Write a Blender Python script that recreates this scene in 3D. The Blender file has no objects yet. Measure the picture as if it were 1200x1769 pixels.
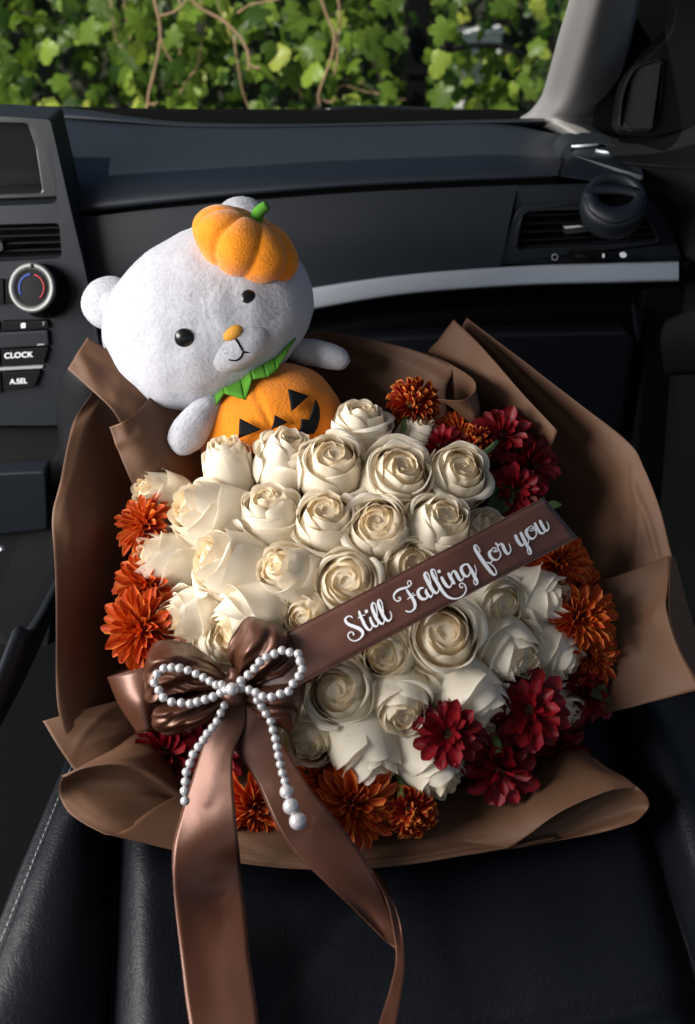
import bpy, bmesh, math, random
import numpy as np
from mathutils import Vector, Matrix, noise

R = math.radians
random.seed(7)
rng = np.random.default_rng(11)
scene = bpy.context.scene
COL = scene.collection

# ------------------------------------------------------------------ camera
PITCH = R(35.0)
CAM = np.array([0.0, 0.0, 1.25])
F_PX = 884.5 / math.tan(R(27.5))
RIGHT = np.array([1.0, 0, 0])
UP = np.array([0, math.sin(PITCH), math.cos(PITCH)])
FWD = np.array([0, math.cos(PITCH), -math.sin(PITCH)])
cam_d = bpy.data.cameras.new("camera")
cam = bpy.data.objects.new("camera", cam_d)
COL.objects.link(cam)
cam.location = CAM
cam.rotation_euler = (R(90) - PITCH, 0, 0)
cam_d.sensor_fit = 'VERTICAL'
cam_d.sensor_height = 24.0
cam_d.lens = 12.0 / math.tan(R(27.5))
cam_d.clip_start = 0.02
cam_d.clip_end = 400
cam_d.dof.use_dof = True
cam_d.dof.focus_distance = 0.91
cam_d.dof.aperture_fstop = 3.5
scene.camera = cam

# ------------------------------------------------------------------ light
SUN_EL, SUN_AZ = R(50), R(226)
world = bpy.data.worlds.new("World")
scene.world = world
world.use_nodes = True
wn = world.node_tree
sky = wn.nodes.new("ShaderNodeTexSky")
sky.sky_type = 'NISHITA'
sky.sun_disc = False
sky.sun_elevation = SUN_EL
sky.sun_rotation = SUN_AZ
wn.links.new(sky.outputs[0], wn.nodes["Background"].inputs[0])
wn.nodes["Background"].inputs[1].default_value = 0.08
sd = bpy.data.lights.new("sun", 'SUN')
sd.energy = 5.0
sd.angle = R(0.5)
sd.color = (1.0, 0.94, 0.84)
sun = bpy.data.objects.new("sun", sd)
COL.objects.link(sun)
sdir = Vector((math.sin(SUN_AZ) * math.cos(SUN_EL), math.cos(SUN_AZ) * math.cos(SUN_EL), math.sin(SUN_EL)))
sun.rotation_euler = sdir.to_track_quat('Z', 'Y').to_euler()
sun.location = sdir * 6
# daylight entering through the driver's side window
ad = bpy.data.lights.new("side_window_light", 'AREA')
ad.shape = 'RECTANGLE'
ad.size, ad.size_y = 1.25, 0.62
ad.energy = 52
ad.color = (1.0, 0.968, 0.925)
al = bpy.data.objects.new("side_window_light", ad)
COL.objects.link(al)
al.location = (-1.14, 0.48, 1.27)
al.rotation_euler = (Vector(al.location) - Vector((0.02, 0.72, 0.70))).to_track_quat('Z', 'Y').to_euler()
scene.view_settings.view_transform = 'Standard'
scene.view_settings.look = 'None'
scene.view_settings.exposure = 0.0
scene.view_settings.gamma = 1.0
scene.render.engine = 'CYCLES'
scene.cycles.max_bounces = 8
scene.cycles.diffuse_bounces = 6
scene.cycles.glossy_bounces = 3
scene.cycles.transparent_max_bounces = 12
scene.cycles.use_denoising = True
scene.cycles.caustics_reflective = False
scene.cycles.caustics_refractive = False

# ------------------------------------------------------------------ geometry helpers
def ray(px, py):
    return RIGHT * ((px - 600) / F_PX) - UP * ((py - 884.5) / F_PX) + FWD
def PD(px, py, d):
    return CAM + ray(px, py) * d
def PY(px, py, Y):
    r = ray(px, py)
    return CAM + r * (Y / r[1])
def PZ(px, py, Z):
    r = ray(px, py)
    return CAM + r * ((Z - CAM[2]) / r[2])
def base_d(py):                       # depth of the tilted plane the bouquet lies in
    return 0.82 + (1480 - py) / 920.0 * 0.16
def seat_z(px):                       # height of the leather under the wrap (bolsters rise at both sides)
    l = min(1, max(0, (330 - px) / 150)); r = min(1, max(0, (px - 1000) / 120))
    return .555 + .026 * l + .036 * r
def PB(px, py, off=0.0):
    d = base_d(py) - off
    r = ray(px, py)
    if r[2] < -.2:                    # nothing of the bouquet sinks into the seat
        d = min(d, (seat_z(px) - CAM[2]) / r[2])
    return CAM + r * d

ORG = {}
def org(o):
    return ORG.get(o.name, np.zeros(3))
def tag(o, label=None, cat=None, group=None, kind=None):
    if label: o["label"] = label
    if cat: o["category"] = cat
    if group: o["group"] = group
    if kind: o["kind"] = kind
    return o
def thing(name, loc, label, cat, group=None):
    o = bpy.data.objects.new(name, None)
    COL.objects.link(o)
    o.location = loc
    o.empty_display_size = 0.02
    ORG[o.name] = np.array(loc, float)
    return tag(o, label, cat, group)
def make_mesh(name, verts, faces, mat=None, smooth=True, uv=None):
    me = bpy.data.meshes.new(name)
    me.from_pydata([tuple(map(float, v)) for v in verts], [], [tuple(map(int, f)) for f in faces])
    if smooth:
        me.polygons.foreach_set("use_smooth", [True] * len(me.polygons))
    if uv is not None:
        l = me.uv_layers.new(name="UVMap")
        idx = np.zeros(len(me.loops), int)
        me.loops.foreach_get("vertex_index", idx)
        l.data.foreach_set("uv", np.asarray(uv, float)[idx].ravel())
    if mat: me.materials.append(mat)
    me.update()
    return me
def link(name, me, parent=None):
    o = bpy.data.objects.new(name, me)
    COL.objects.link(o)
    if parent is not None:
        o.parent = parent
        ORG[o.name] = org(parent)
    return o
def part(name, verts, faces, mat, parent=None, smooth=True, uv=None, solid=0, bevel=0, subsurf=0, seg=2):
    v = np.asarray(verts, float)
    if parent is not None: v = v - org(parent)
    o = link(name, make_mesh(name, v, faces, mat, smooth, uv), parent)
    if bevel:
        m = o.modifiers.new("bevel", 'BEVEL'); m.width = bevel; m.segments = seg; m.limit_method = 'ANGLE'; m.angle_limit = R(35)
    if solid:
        m = o.modifiers.new("solid", 'SOLIDIFY'); m.thickness = abs(solid); m.offset = -1 if solid > 0 else 1
    if subsurf:
        m = o.modifiers.new("sub", 'SUBSURF'); m.levels = m.render_levels = subsurf
    return o
def cr(points, m):
    """interpolating Catmull-Rom through points (n,d), m samples"""
    p = np.asarray(points, float)
    n = len(p)
    if n == 2:
        t = np.linspace(0, 1, m)[:, None]
        return p[0] * (1 - t) + p[1] * t
    ext = np.vstack([2 * p[0] - p[1], p, 2 * p[-1] - p[-2]])
    t = np.linspace(0, n - 1 - 1e-9, m)
    i = t.astype(int); f = (t - i)[:, None]
    a, b, c, d = ext[i], ext[i + 1], ext[i + 2], ext[i + 3]
    return 0.5 * ((2 * b) + (-a + c) * f + (2 * a - 5 * b + 4 * c - d) * f ** 2 + (-a + 3 * b - 3 * c + d) * f ** 3)
def gfaces(nu, nv, closed=False):
    F = []
    for i in range(nu - 1):
        for j in range(nv - (0 if closed else 1)):
            k = (j + 1) % nv
            F.append((i * nv + j, i * nv + k, (i + 1) * nv + k, (i + 1) * nv + j))
    return F
def surf(ctrl, nu, nv):
    g = np.array(ctrl, float)
    rows = np.array([cr(r, nv) for r in g])
    return np.stack([cr(rows[:, j], nu) for j in range(nv)], axis=1)
def guv(nu, nv):
    u, v = np.meshgrid(np.linspace(0, 1, nu), np.linspace(0, 1, nv), indexing='ij')
    return np.stack([u.ravel(), v.ravel()], 1)
def tube_vf(path, rad, n=8, caps=True):
    path = np.asarray(path, float); m = len(path)
    rad = np.full(m, rad) if np.isscalar(rad) else np.asarray(rad)
    t = np.gradient(path, axis=0); t /= np.linalg.norm(t, axis=1)[:, None] + 1e-12
    ref = np.array([0.31, 0.2, 0.93])
    V = []
    for i in range(m):
        a = np.cross(t[i], ref); a /= np.linalg.norm(a) + 1e-12
        b = np.cross(t[i], a)
        for k in range(n):
            an = 2 * math.pi * k / n
            V.append(path[i] + rad[i] * (math.cos(an) * a + math.sin(an) * b))
    F = gfaces(m, n, True)
    if caps:
        F.append(tuple(range(n - 1, -1, -1))); F.append(tuple((m - 1) * n + k for k in range(n)))
    return np.array(V), F
def round_poly(pts, r, n=4):
    pts = [np.array(p, float) for p in pts]; out = []
    rr = r if hasattr(r, '__len__') else [r] * len(pts)
    for i, p in enumerate(pts):
        a, b = pts[i - 1], pts[(i + 1) % len(pts)]
        da, db = a - p, b - p
        la, lb = np.linalg.norm(da), np.linalg.norm(db)
        q = min(rr[i], la * .45, lb * .45)
        s, e = p + da / la * q, p + db / lb * q
        for k in range(n + 1):
            t = k / n
            out.append((1 - t) ** 2 * s + 2 * t * (1 - t) * p + t * t * e)
    return out
def prism(name, pts, vec, mat, parent, bevel=0, smooth=False, seg=2):
    """closed prism from 3-D outline pts extruded by vec"""
    pts = np.asarray(pts, float); n = len(pts)
    V = np.vstack([pts, pts + np.asarray(vec, float)])
    F = [tuple(range(n)), tuple(range(2 * n - 1, n - 1, -1))]
    for i in range(n):
        j = (i + 1) % n
        F.append((i, i + n, j + n, j))
    o = part(name, V, F, mat, parent, smooth, bevel=bevel, seg=seg)
    bm = bmesh.new(); bm.from_mesh(o.data); bmesh.ops.recalc_face_normals(bm, faces=bm.faces); bm.to_mesh(o.data); bm.free()
    return o
def plate(name, outer, holes, fn, depth, mat, parent, bevel=0.0015):
    """flat plate in pixel outline with holes, mapped by fn(px,py); thickness depth away from viewer"""
    bm = bmesh.new(); edges = []
    for loop in [outer] + holes:
        vs = [bm.verts.new((p[0], p[1], 0)) for p in loop]
        for i in range(len(vs)): edges.append(bm.edges.new((vs[i], vs[(i + 1) % len(vs)])))
    bmesh.ops.triangle_fill(bm, use_beauty=True, edges=edges)
    bmesh.ops.dissolve_limit(bm, angle_limit=0.001, verts=bm.verts, edges=bm.edges, delimit=set())
    bmesh.ops.recalc_face_normals(bm, faces=bm.faces)
    bm.faces.ensure_lookup_table()
    r = bmesh.ops.extrude_face_region(bm, geom=list(bm.faces))
    ext = [v for v in r['geom'] if isinstance(v, bmesh.types.BMVert)]
    es = set(ext)
    o3 = org(parent) if parent is not None else np.zeros(3)
    for v in bm.verts:
        w = fn(v.co.x, v.co.y)
        if v in es: w = w + np.array([0, depth, 0])
        v.co = Vector(w - o3)
    bmesh.ops.recalc_face_normals(bm, faces=bm.faces)
    me = bpy.data.meshes.new(name); bm.to_mesh(me); bm.free()
    me.materials.append(mat)
    o = link(name, me, parent)
    if bevel:
        m = o.modifiers.new("bevel", 'BEVEL'); m.width = bevel; m.segments = 2; m.limit_method = 'ANGLE'; m.angle_limit = R(40)
    return o
def ellipsoid_vf(c, axes, nu=24, nv=32, fn=None):
    """axes: 3 world vectors; fn(unit dir array)->radius factor"""
    th = np.linspace(0, math.pi, nu); ph = np.linspace(0, 2 * math.pi, nv, endpoint=False)
    T, Pp = np.meshgrid(th, ph, indexing='ij')
    d = np.stack([np.sin(T) * np.cos(Pp), np.sin(T) * np.sin(Pp), np.cos(T)], -1).reshape(-1, 3)
    s = np.ones(len(d)) if fn is None else fn(d)
    A = np.array(axes)
    return np.asarray(c) + (d * s[:, None]) @ A, gfaces(nu, nv, True)
def wobble(V, amp, scale, seed=0.0):
    V = np.array(V, float)
    for i, v in enumerate(V):
        n = noise.noise_vector(Vector(v * scale) + Vector((seed, seed * 1.7, -seed)))
        V[i] = v + amp * np.array(n)
    return V

# ------------------------------------------------------------------ materials
MATS = {}
def mat(name, col, rough=0.5, metal=0.0, spec=0.5, sheen=0.0, coat=0.0, sss=0.0, bump=None, var=None, aniso=0.0):
    m = bpy.data.materials.new(name); m.use_nodes = True
    nt = m.node_tree; b = nt.nodes["Principled BSDF"]
    b.inputs["Base Color"].default_value = (*col, 1)
    b.inputs["Roughness"].default_value = rough
    b.inputs["Metallic"].default_value = metal
    b.inputs["Specular IOR Level"].default_value = spec
    b.inputs["Sheen Weight"].default_value = sheen
    b.inputs["Coat Weight"].default_value = coat
    if aniso: b.inputs["Anisotropic"].default_value = aniso
    if sss:
        b.inputs["Subsurface Weight"].default_value = sss
        b.inputs["Subsurface Scale"].default_value = 0.004
        b.inputs["Subsurface Radius"].default_value = (1, .7, .45)
    tc = nt.nodes.new("ShaderNodeTexCoord")
    if bump:
        kind, scale, strength, dist = bump
        if kind == 'noise':
            t = nt.nodes.new("ShaderNodeTexNoise"); t.inputs["Scale"].default_value = scale; t.inputs["Detail"].default_value = 4
            out = t.outputs["Fac"]
        elif kind == 'voronoi':
            t = nt.nodes.new("ShaderNodeTexVoronoi"); t.feature = 'DISTANCE_TO_EDGE'; t.inputs["Scale"].default_value = scale
            out = t.outputs["Distance"]
        nt.links.new(tc.outputs["Object"], t.inputs["Vector"])
        bp = nt.nodes.new("ShaderNodeBump"); bp.inputs["Strength"].default_value = strength; bp.inputs["Distance"].default_value = dist
        nt.links.new(out, bp.inputs["Height"]); nt.links.new(bp.outputs[0], b.inputs["Normal"])
    if var:
        scale, c2 = var
        t = nt.nodes.new("ShaderNodeTexNoise"); t.inputs["Scale"].default_value = scale; t.inputs["Detail"].default_value = 5
        nt.links.new(tc.outputs["Object"], t.inputs["Vector"])
        rmp = nt.nodes.new("ShaderNodeValToRGB")
        rmp.color_ramp.elements[0].position = .35; rmp.color_ramp.elements[1].position = .65
        rmp.color_ramp.elements[0].color = (*col, 1); rmp.color_ramp.elements[1].color = (*c2, 1)
        nt.links.new(t.outputs["Fac"], rmp.inputs[0]); nt.links.new(rmp.outputs[0], b.inputs["Base Color"])
    MATS[name] = m
    return m
def leafy(name, c_lo, c_hi, trans=0.35, rough=0.45, edge=None):
    """thin plant tissue: diffuse + translucent, colour varying per piece; edge=(colour) brightens the rim using uv.y"""
    m = bpy.data.materials.new(name); m.use_nodes = True
    nt = m.node_tree; b = nt.nodes["Principled BSDF"]; out = nt.nodes["Material Output"]
    oi = nt.nodes.new("ShaderNodeObjectInfo"); ge = nt.nodes.new("ShaderNodeNewGeometry")
    ad_ = nt.nodes.new("ShaderNodeMath"); ad_.operation = 'ADD'
    fr = nt.nodes.new("ShaderNodeMath"); fr.operation = 'FRACT'
    nt.links.new(oi.outputs["Random"], ad_.inputs[0]); nt.links.new(ge.outputs["Random Per Island"], ad_.inputs[1]); nt.links.new(ad_.outputs[0], fr.inputs[0])
    mx = nt.nodes.new("ShaderNodeMix"); mx.data_type = 'RGBA'
    mx.inputs[6].default_value = (*c_lo, 1); mx.inputs[7].default_value = (*c_hi, 1)
    nt.links.new(fr.outputs[0], mx.inputs[0])
    col = mx.outputs[2]
    if edge:
        uv = nt.nodes.new("ShaderNodeUVMap"); sx = nt.nodes.new("ShaderNodeSeparateXYZ")
        nt.links.new(uv.outputs[0], sx.inputs[0])
        kind, c_e, p0, p1 = edge
        if kind == 'rim':
            a = nt.nodes.new("ShaderNodeMath"); a.operation = 'SUBTRACT'; a.inputs[1].default_value = .5
            ab = nt.nodes.new("ShaderNodeMath"); ab.operation = 'ABSOLUTE'
            nt.links.new(sx.outputs[1], a.inputs[0]); nt.links.new(a.outputs[0], ab.inputs[0]); src = ab.outputs[0]
        else:
            src = sx.outputs[0]
        mr = nt.nodes.new("ShaderNodeMapRange"); mr.inputs[1].default_value = p0; mr.inputs[2].default_value = p1
        nt.links.new(src, mr.inputs[0])
        m2 = nt.nodes.new("ShaderNodeMix"); m2.data_type = 'RGBA'
        nt.links.new(mr.outputs[0], m2.inputs[0]); nt.links.new(col, m2.inputs[6]); m2.inputs[7].default_value = (*c_e, 1)
        col = m2.outputs[2]
    nt.links.new(col, b.inputs["Base Color"])
    b.inputs["Roughness"].default_value = rough
    b.inputs["Specular IOR Level"].default_value = 0.3
    uvn = nt.nodes.new("ShaderNodeUVMap"); mp = nt.nodes.new("ShaderNodeMapping"); mp.inputs["Scale"].default_value = (2.2, 26, 1)
    vn = nt.nodes.new("ShaderNodeTexNoise"); vn.inputs["Scale"].default_value = 1.6; vn.inputs["Detail"].default_value = 3
    vbp = nt.nodes.new("ShaderNodeBump"); vbp.inputs["Strength"].default_value = .16; vbp.inputs["Distance"].default_value = .001
    nt.links.new(uvn.outputs[0], mp.inputs[0]); nt.links.new(mp.outputs[0], vn.inputs["Vector"]); nt.links.new(vn.outputs["Fac"], vbp.inputs["Height"])
    nt.links.new(vbp.outputs[0], b.inputs["Normal"])
    tr = nt.nodes.new("ShaderNodeBsdfTranslucent")
    gm = nt.nodes.new("ShaderNodeGamma"); gm.inputs[1].default_value = 1.35     # light passing through the tissue is more saturated
    nt.links.new(col, gm.inputs[0]); nt.links.new(gm.outputs[0], tr.inputs[0])
    ms = nt.nodes.new("ShaderNodeMixShader"); ms.inputs[0].default_value = trans
    nt.links.new(b.outputs[0], ms.inputs[1]); nt.links.new(tr.outputs[0], ms.inputs[2]); nt.links.new(ms.outputs[0], out.inputs[0])
    MATS[name] = m
    return m
M_DASH = mat("dash_vinyl", (0.012, 0.0155, 0.022), 0.46, spec=.4, bump=('noise', 900, .25, .0006))
M_DASH2 = mat("dash_plastic", (0.0085, 0.0108, 0.0155), 0.5, spec=.32, bump=('noise', 1100, .2, .0005))
M_BLACK = mat("black_plastic", (0.005, 0.005, 0.006), 0.65, spec=.12)
M_VOID = mat("vent_black", (0.003, 0.003, 0.003), 0.8, spec=.1)
M_GLOSS = mat("gloss_plastic", (0.012, 0.012, 0.014), 0.28)
M_SILVER = mat("satin_silver", (0.46, 0.49, 0.54), 0.40, metal=.5, bump=('noise', 1500, .08, .0003))
M_CHROME = mat("chrome", (0.7, 0.7, 0.72), 0.15, metal=1)
M_PILLAR = mat("pillar_trim", (0.22, 0.212, 0.21), 0.75, bump=('noise', 1400, .3, .0006))
M_DOOR = mat("door_vinyl", (0.008, 0.0085, 0.009), 0.6, spec=.2, bump=('noise', 800, .3, .0006))
M_CARPET = mat("carpet", (0.003, 0.003, 0.0035), 0.95, spec=.1, bump=('noise', 700, .6, .002))
M_LEATHER = mat("seat_leather", (0.0035, 0.0046, 0.0074), 0.45, spec=.26)
M_PAPER = mat("kraft_paper", (0.122, 0.060, 0.033), 0.62, spec=.3, bump=('noise', 60, .09, .0012), var=(9, (0.110, 0.053, 0.029)))
M_SATIN = mat("brown_satin", (0.102, 0.038, 0.021), 0.36, metal=.42, spec=.6, sheen=0, bump=('noise', 170, .14, .0008), aniso=.5)
M_BANNER = mat("banner_ribbon", (0.105, 0.040, 0.027), 0.45, spec=.4, sheen=.1, bump=('noise', 1200, .08, .0003))
M_HEM = mat("ribbon_hem", (0.23, 0.10, 0.06), 0.5)
M_INK = mat("white_print", (0.90, 0.90, 0.94), 0.6)
M_PEARL = mat("pearl", (0.60, 0.575, 0.588), 0.20, metal=.25, spec=.8, coat=1.0)
M_PLUSH = mat("white_plush", (0.47, 0.47, 0.515), 0.95, spec=.1, sheen=.35, bump=('noise', 230, .28, .0025))
M_ORANGE = mat("orange_plush", (0.80, 0.24, 0.012), 0.95, spec=.1, sheen=.3, bump=('noise', 300, .5, .002), var=(16, (0.72, 0.20, 0.010)))
M_HAT = mat("orange_velour", (0.82, 0.27, 0.012), 0.95, spec=.1, sheen=.4, bump=('noise', 420, .5, .0015), var=(30, (0.72, 0.22, 0.010)))
M_FELTG = mat("green_felt", (0.10, 0.30, 0.035), 0.95, spec=.1, bump=('noise', 600, .5, .001), var=(40, (0.08, 0.25, 0.03)))
M_FELTB = mat("black_felt", (0.010, 0.010, 0.012), 0.9, spec=.1, bump=('noise', 500, .4, .001))
M_THREAD = mat("ochre_thread", (0.62, 0.28, 0.03), 0.8, bump=('noise', 900, .4, .0006))
M_STITCH = mat("grey_stitch", (0.35, 0.35, 0.36), 0.8)
M_STEM = mat("green_stem", (0.10, 0.17, 0.045), 0.5, var=(60, (0.16, 0.24, 0.07)))
M_BARK = mat("vine_bark", (0.48, 0.30, 0.18), 0.8, bump=('noise', 90, .5, .004), var=(12, (0.32, 0.19, 0.11)))
M_PLASTER = mat("white_plaster", (0.88, 0.88, 0.90), 0.8, bump=('noise', 20, .3, .01))
M_SOIL = mat("bank_soil", (0.018, 0.022, 0.012), 0.95, bump=('noise', 12, .8, .08), var=(5, (0.030, 0.034, 0.016)))
M_GROUND = mat("asphalt", (0.05, 0.05, 0.05), 0.9, bump=('noise', 60, .5, .01))
M_RED = mat("red_print", (0.55, 0.03, 0.03), 0.5)
M_BLUE = mat("blue_print", (0.04, 0.12, 0.6), 0.5)
M_ROSE_OUT = leafy("rose_petal_outer", (0.90, 0.825, 0.69), (0.94, 0.875, 0.755), .34, .5, edge=('v', (0.62, 0.66, 0.38), .26, .02))
M_ROSE_MID = leafy("rose_petal_middle", (0.91, 0.825, 0.67), (0.945, 0.865, 0.725), .38, .5)
M_ROSE_IN = leafy("rose_petal_heart", (0.925, 0.80, 0.595), (0.95, 0.845, 0.65), .40, .5)
M_MUM_O = leafy("orange_mum_petal", (0.50, 0.056, 0.009), (0.62, 0.095, 0.013), .2, .5, edge=('rim', (0.80, 0.26, 0.05), .28, .5))
M_MUM_R = leafy("red_mum_petal", (0.15, 0.003, 0.007), (0.25, 0.006, 0.013), .2, .45)
M_MUM_P = leafy("pompon_petal", (0.36, 0.030, 0.010), (0.45, 0.045, 0.012), .2, .5, edge=('v', (0.75, 0.30, 0.05), .80, 1.0))
M_MUM_D = mat("mum_disc", (0.16, 0.12, 0.02), 0.8, bump=('noise', 1500, 1, .002), var=(500, (0.30, 0.22, 0.03)))
M_MUM_DD = mat("mum_disc_dark", (0.035, 0.018, 0.010), 0.8, bump=('noise', 1500, 1, .002), var=(500, (0.10, 0.06, 0.012)))
M_LEAF = leafy("rose_leaf", (0.035, 0.065, 0.022), (0.06, 0.10, 0.03), .25, .4)
M_VLEAF = leafy("vine_leaf", (0.020, 0.062, 0.008), (0.21, 0.33, 0.040), .5, .35)  # range widened to paint sunlit and shaded leaves into the green
M_VLEAF_Y = leafy("yellow_vine_leaf", (0.26, 0.42, 0.05), (0.50, 0.55, 0.10), .5, .35)  # yellowish leaves, brightened in colour to read as backlit highlights

# leather: crackle grain of two voronoi scales
nt = M_LEATHER.node_tree; b = nt.nodes["Principled BSDF"]
tc = [n for n in nt.nodes if n.type == 'TEX_COORD'][0]
nz = nt.nodes.new("ShaderNodeTexNoise"); nz.inputs["Scale"].default_value = 30
nt.links.new(tc.outputs["Object"], nz.inputs["Vector"])
va = nt.nodes.new("ShaderNodeVectorMath"); va.operation = 'SCALE'; va.inputs[3].default_value = .035
nt.links.new(nz.outputs["Color"], va.inputs[0])
vb = nt.nodes.new("ShaderNodeVectorMath"); vb.operation = 'ADD'
nt.links.new(tc.outputs["Object"], vb.inputs[0]); nt.links.new(va.outputs[0], vb.inputs[1])
hs = []
for sc_, w in ((190, 1.0), (400, .6)):
    vo = nt.nodes.new("ShaderNodeTexVoronoi"); vo.feature = 'DISTANCE_TO_EDGE'; vo.inputs["Scale"].default_value = sc_
    nt.links.new(vb.outputs[0], vo.inputs["Vector"])
    mr = nt.nodes.new("ShaderNodeMapRange"); mr.inputs[2].default_value = .16; mr.inputs[4].default_value = w
    nt.links.new(vo.outputs["Distance"], mr.inputs[0]); hs.append(mr)
sm = nt.nodes.new("ShaderNodeMath"); nt.links.new(hs[0].outputs[0], sm.inputs[0]); nt.links.new(hs[1].outputs[0], sm.inputs[1])
bp = nt.nodes.new("ShaderNodeBump"); bp.inputs["Strength"].default_value = .28; bp.inputs["Distance"].default_value = .0005
nt.links.new(sm.outputs[0], bp.inputs["Height"]); nt.links.new(bp.outputs[0], b.inputs["Normal"])

# windshield glass: clear sheet with a mirror reflection at grazing angles
M_GLASS = bpy.data.materials.new("windshield_glass"); M_GLASS.use_nodes = True
nt = M_GLASS.node_tree; nt.nodes.remove(nt.nodes["Principled BSDF"])
tr = nt.nodes.new("ShaderNodeBsdfTransparent"); tr.inputs[0].default_value = (.93, .96, .94, 1)
gl = nt.nodes.new("ShaderNodeBsdfGlossy"); gl.inputs["Roughness"].default_value = .0
fr = nt.nodes.new("ShaderNodeFresnel"); fr.inputs[0].default_value = 1.3
ms = nt.nodes.new("ShaderNodeMixShader")
nt.links.new(fr.outputs[0], ms.inputs[0]); nt.links.new(tr.outputs[0], ms.inputs[1]); nt.links.new(gl.outputs[0], ms.inputs[2])
nt.links.new(ms.outputs[0], nt.nodes["Material Output"].inputs[0])

# ================================================================== SETTING
# ground outside
g = part("ground", [(-60, -40, 0), (60, -40, 0), (60, 80, 0), (-60, 80, 0)], [(0, 1, 2, 3)], M_GROUND, smooth=False)
tag(g, kind="structure")
# overgrown bank behind the vines
nb = 40
bank = []
for i in range(nb):
    for j in range(16):
        x = -9 + 18 * i / (nb - 1); t = j / 15
        bank.append((x, 3.75 + 1.6 * t * t, 2.2 * t))
bank = wobble(bank, .10, 1.3, 3)
bo = part("bank", bank, gfaces(nb, 16), M_SOIL); tag(bo, kind="structure")
# roof lining: shades the cabin (above the picture)
rv = surf([[(-1.18, -1.5, 1.40), (-.7, -1.5, 1.53), (0, -1.5, 1.56), (.4, -1.5, 1.53), (.74, -1.5, 1.42)],
           [(-1.18, -.3, 1.43), (-.7, -.3, 1.57), (0, -.3, 1.60), (.4, -.3, 1.57), (.74, -.3, 1.46)],
           [(-1.14, .86, 1.36), (-.7, .93, 1.46), (0, .95, 1.48), (.4, .93, 1.46), (.70, .86, 1.38)]], 10, 12)
ro = part("ceiling", rv.reshape(-1, 3), gfaces(10, 12), mat("roof_lining", (0.30, 0.29, 0.28), .9), solid=.02); tag(ro, kind="structure")
# cabin floor
fo = part("floor", [(-1.0, -1.5, .28), (1.0, -1.5, .28), (1.0, 1.6, .28), (-1.0, 1.6, .28)], [(0, 1, 2, 3)], M_CARPET, smooth=False, solid=.02)
tag(fo, kind="structure")

# ------------------------------------------------------------------ windshield
ws = thing("windshield", PY(450, 205, 1.5), "sloping clear windshield above the dashboard, with vines seen through it", "windshield")
base_l, base_r = PY(-260, 176, 1.50), PY(1010, 203, 1.50)
top_l, top_r = np.array([-.80, .82, 1.47]), np.array([.62, .82, 1.47])
W = surf([[base_l, (base_l + base_r) / 2 + [0, .03, 0], base_r], [(base_l + top_l) / 2 + [0, .02, .03], (base_l + base_r + top_l + top_r) / 4 + [0, .05, .04], (base_r + top_r) / 2 + [0, .02, .03]],
          [top_l, (top_l + top_r) / 2 + [0, .03, .02], top_r]], 8, 12)
part("glass", W.reshape(-1, 3), gfaces(8, 12), M_GLASS, ws)
band = [PY(x, y, 1.495) for x, y in ((-200, 178), (150, 186), (320, 189), (500, 190), (700, 190), (860, 190), (905, 192), (925, 204), (925, 232), (500, 232), (-200, 212))]
prism("black_edge_band", band, (0, .004, 0), M_VOID, ws)
# wiper
wi = thing("wiper", PY(610, 187, 1.56), "thin grey wiper arm resting along the bottom of the windshield", "wiper")
V, F = tube_vf(cr([PY(560, 191, 1.55), PY(615, 186, 1.56), PY(700, 188, 1.57), PY(760, 191, 1.57)], 12), .004, 6)
part("arm", V, F, M_GLOSS, wi)
V, F = tube_vf(cr([PY(585, 192, 1.545), PY(680, 192, 1.56), PY(790, 193, 1.56)], 8), .003, 6)
part("blade", V, F, M_BLACK, wi)

# ------------------------------------------------------------------ dashboard
dash = thing("dashboard", PY(600, 500, 1.30), "charcoal padded dashboard with a satin silver strip behind the plush", "dashboard")
def loft_rows(rows, n, m):
    g = [cr([PY(*p) for p in r], n) for r in rows]
    g = np.array(g)
    return np.stack([cr(g[:, j], m) for j in range(n)], 1)
def ypath(pts, dy=0, dY=0):
    return [(x, y + dy, Y + dY) for x, y, Y in pts]
capt = [(-120, 178, 1.47), (0, 183, 1.46), (130, 188, 1.46), (240, 203, 1.45), (330, 211, 1.45), (500, 214, 1.45), (700, 210, 1.45), (940, 204, 1.44)]
capb = [(-120, 200, 1.42), (0, 204, 1.42), (100, 206, 1.42), (220, 212, 1.42), (330, 219, 1.42), (500, 219, 1.42), (700, 215, 1.42), (942, 210, 1.41)]
g = loft_rows([ypath(capt, 6, .06), ypath(capt, 0, 0), [(a[0], (a[1] + b[1]) / 2, 1.425) for a, b in zip(capt, capb)], capb, ypath(capb, 8, .03)], 60, 14)
part("dash_cap", g.reshape(-1, 3), gfaces(14, 60), M_DASH, dash)
T1 = [(88, 204, 1.42), (200, 213, 1.42), (350, 220, 1.42), (500, 220, 1.42), (700, 216, 1.42), (850, 213, 1.42), (985, 238, 1.38)]
T2 = [(121, 366, 1.235), (250, 351, 1.235), (400, 336, 1.235), (600, 320, 1.235), (800, 310, 1.235), (880, 307, 1.235), (962, 303, 1.235)]
def mix(a, b, t, Y):
    return [(p[0] * (1 - t) + q[0] * t, p[1] * (1 - t) + q[1] * t, Y) for p, q in zip(a, b)]
g = loft_rows([ypath(T1, 3, .02), T1, mix(T1, T2, .3, 1.35), mix(T1, T2, .62, 1.275), mix(T1, T2, .86, 1.243), T2, ypath(T2, 5, .012), ypath(T2, 6, .05)], 60, 40)
part("upper_pad", g.reshape(-1, 3), gfaces(40, 60), M_DASH, dash)
prism('dash_core', [PY(x, y, 1.31) for x, y in ((90, 330), (1190, 300), (1190, 640), (90, 700))], (0, .02, 0), M_VOID, dash)
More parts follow.
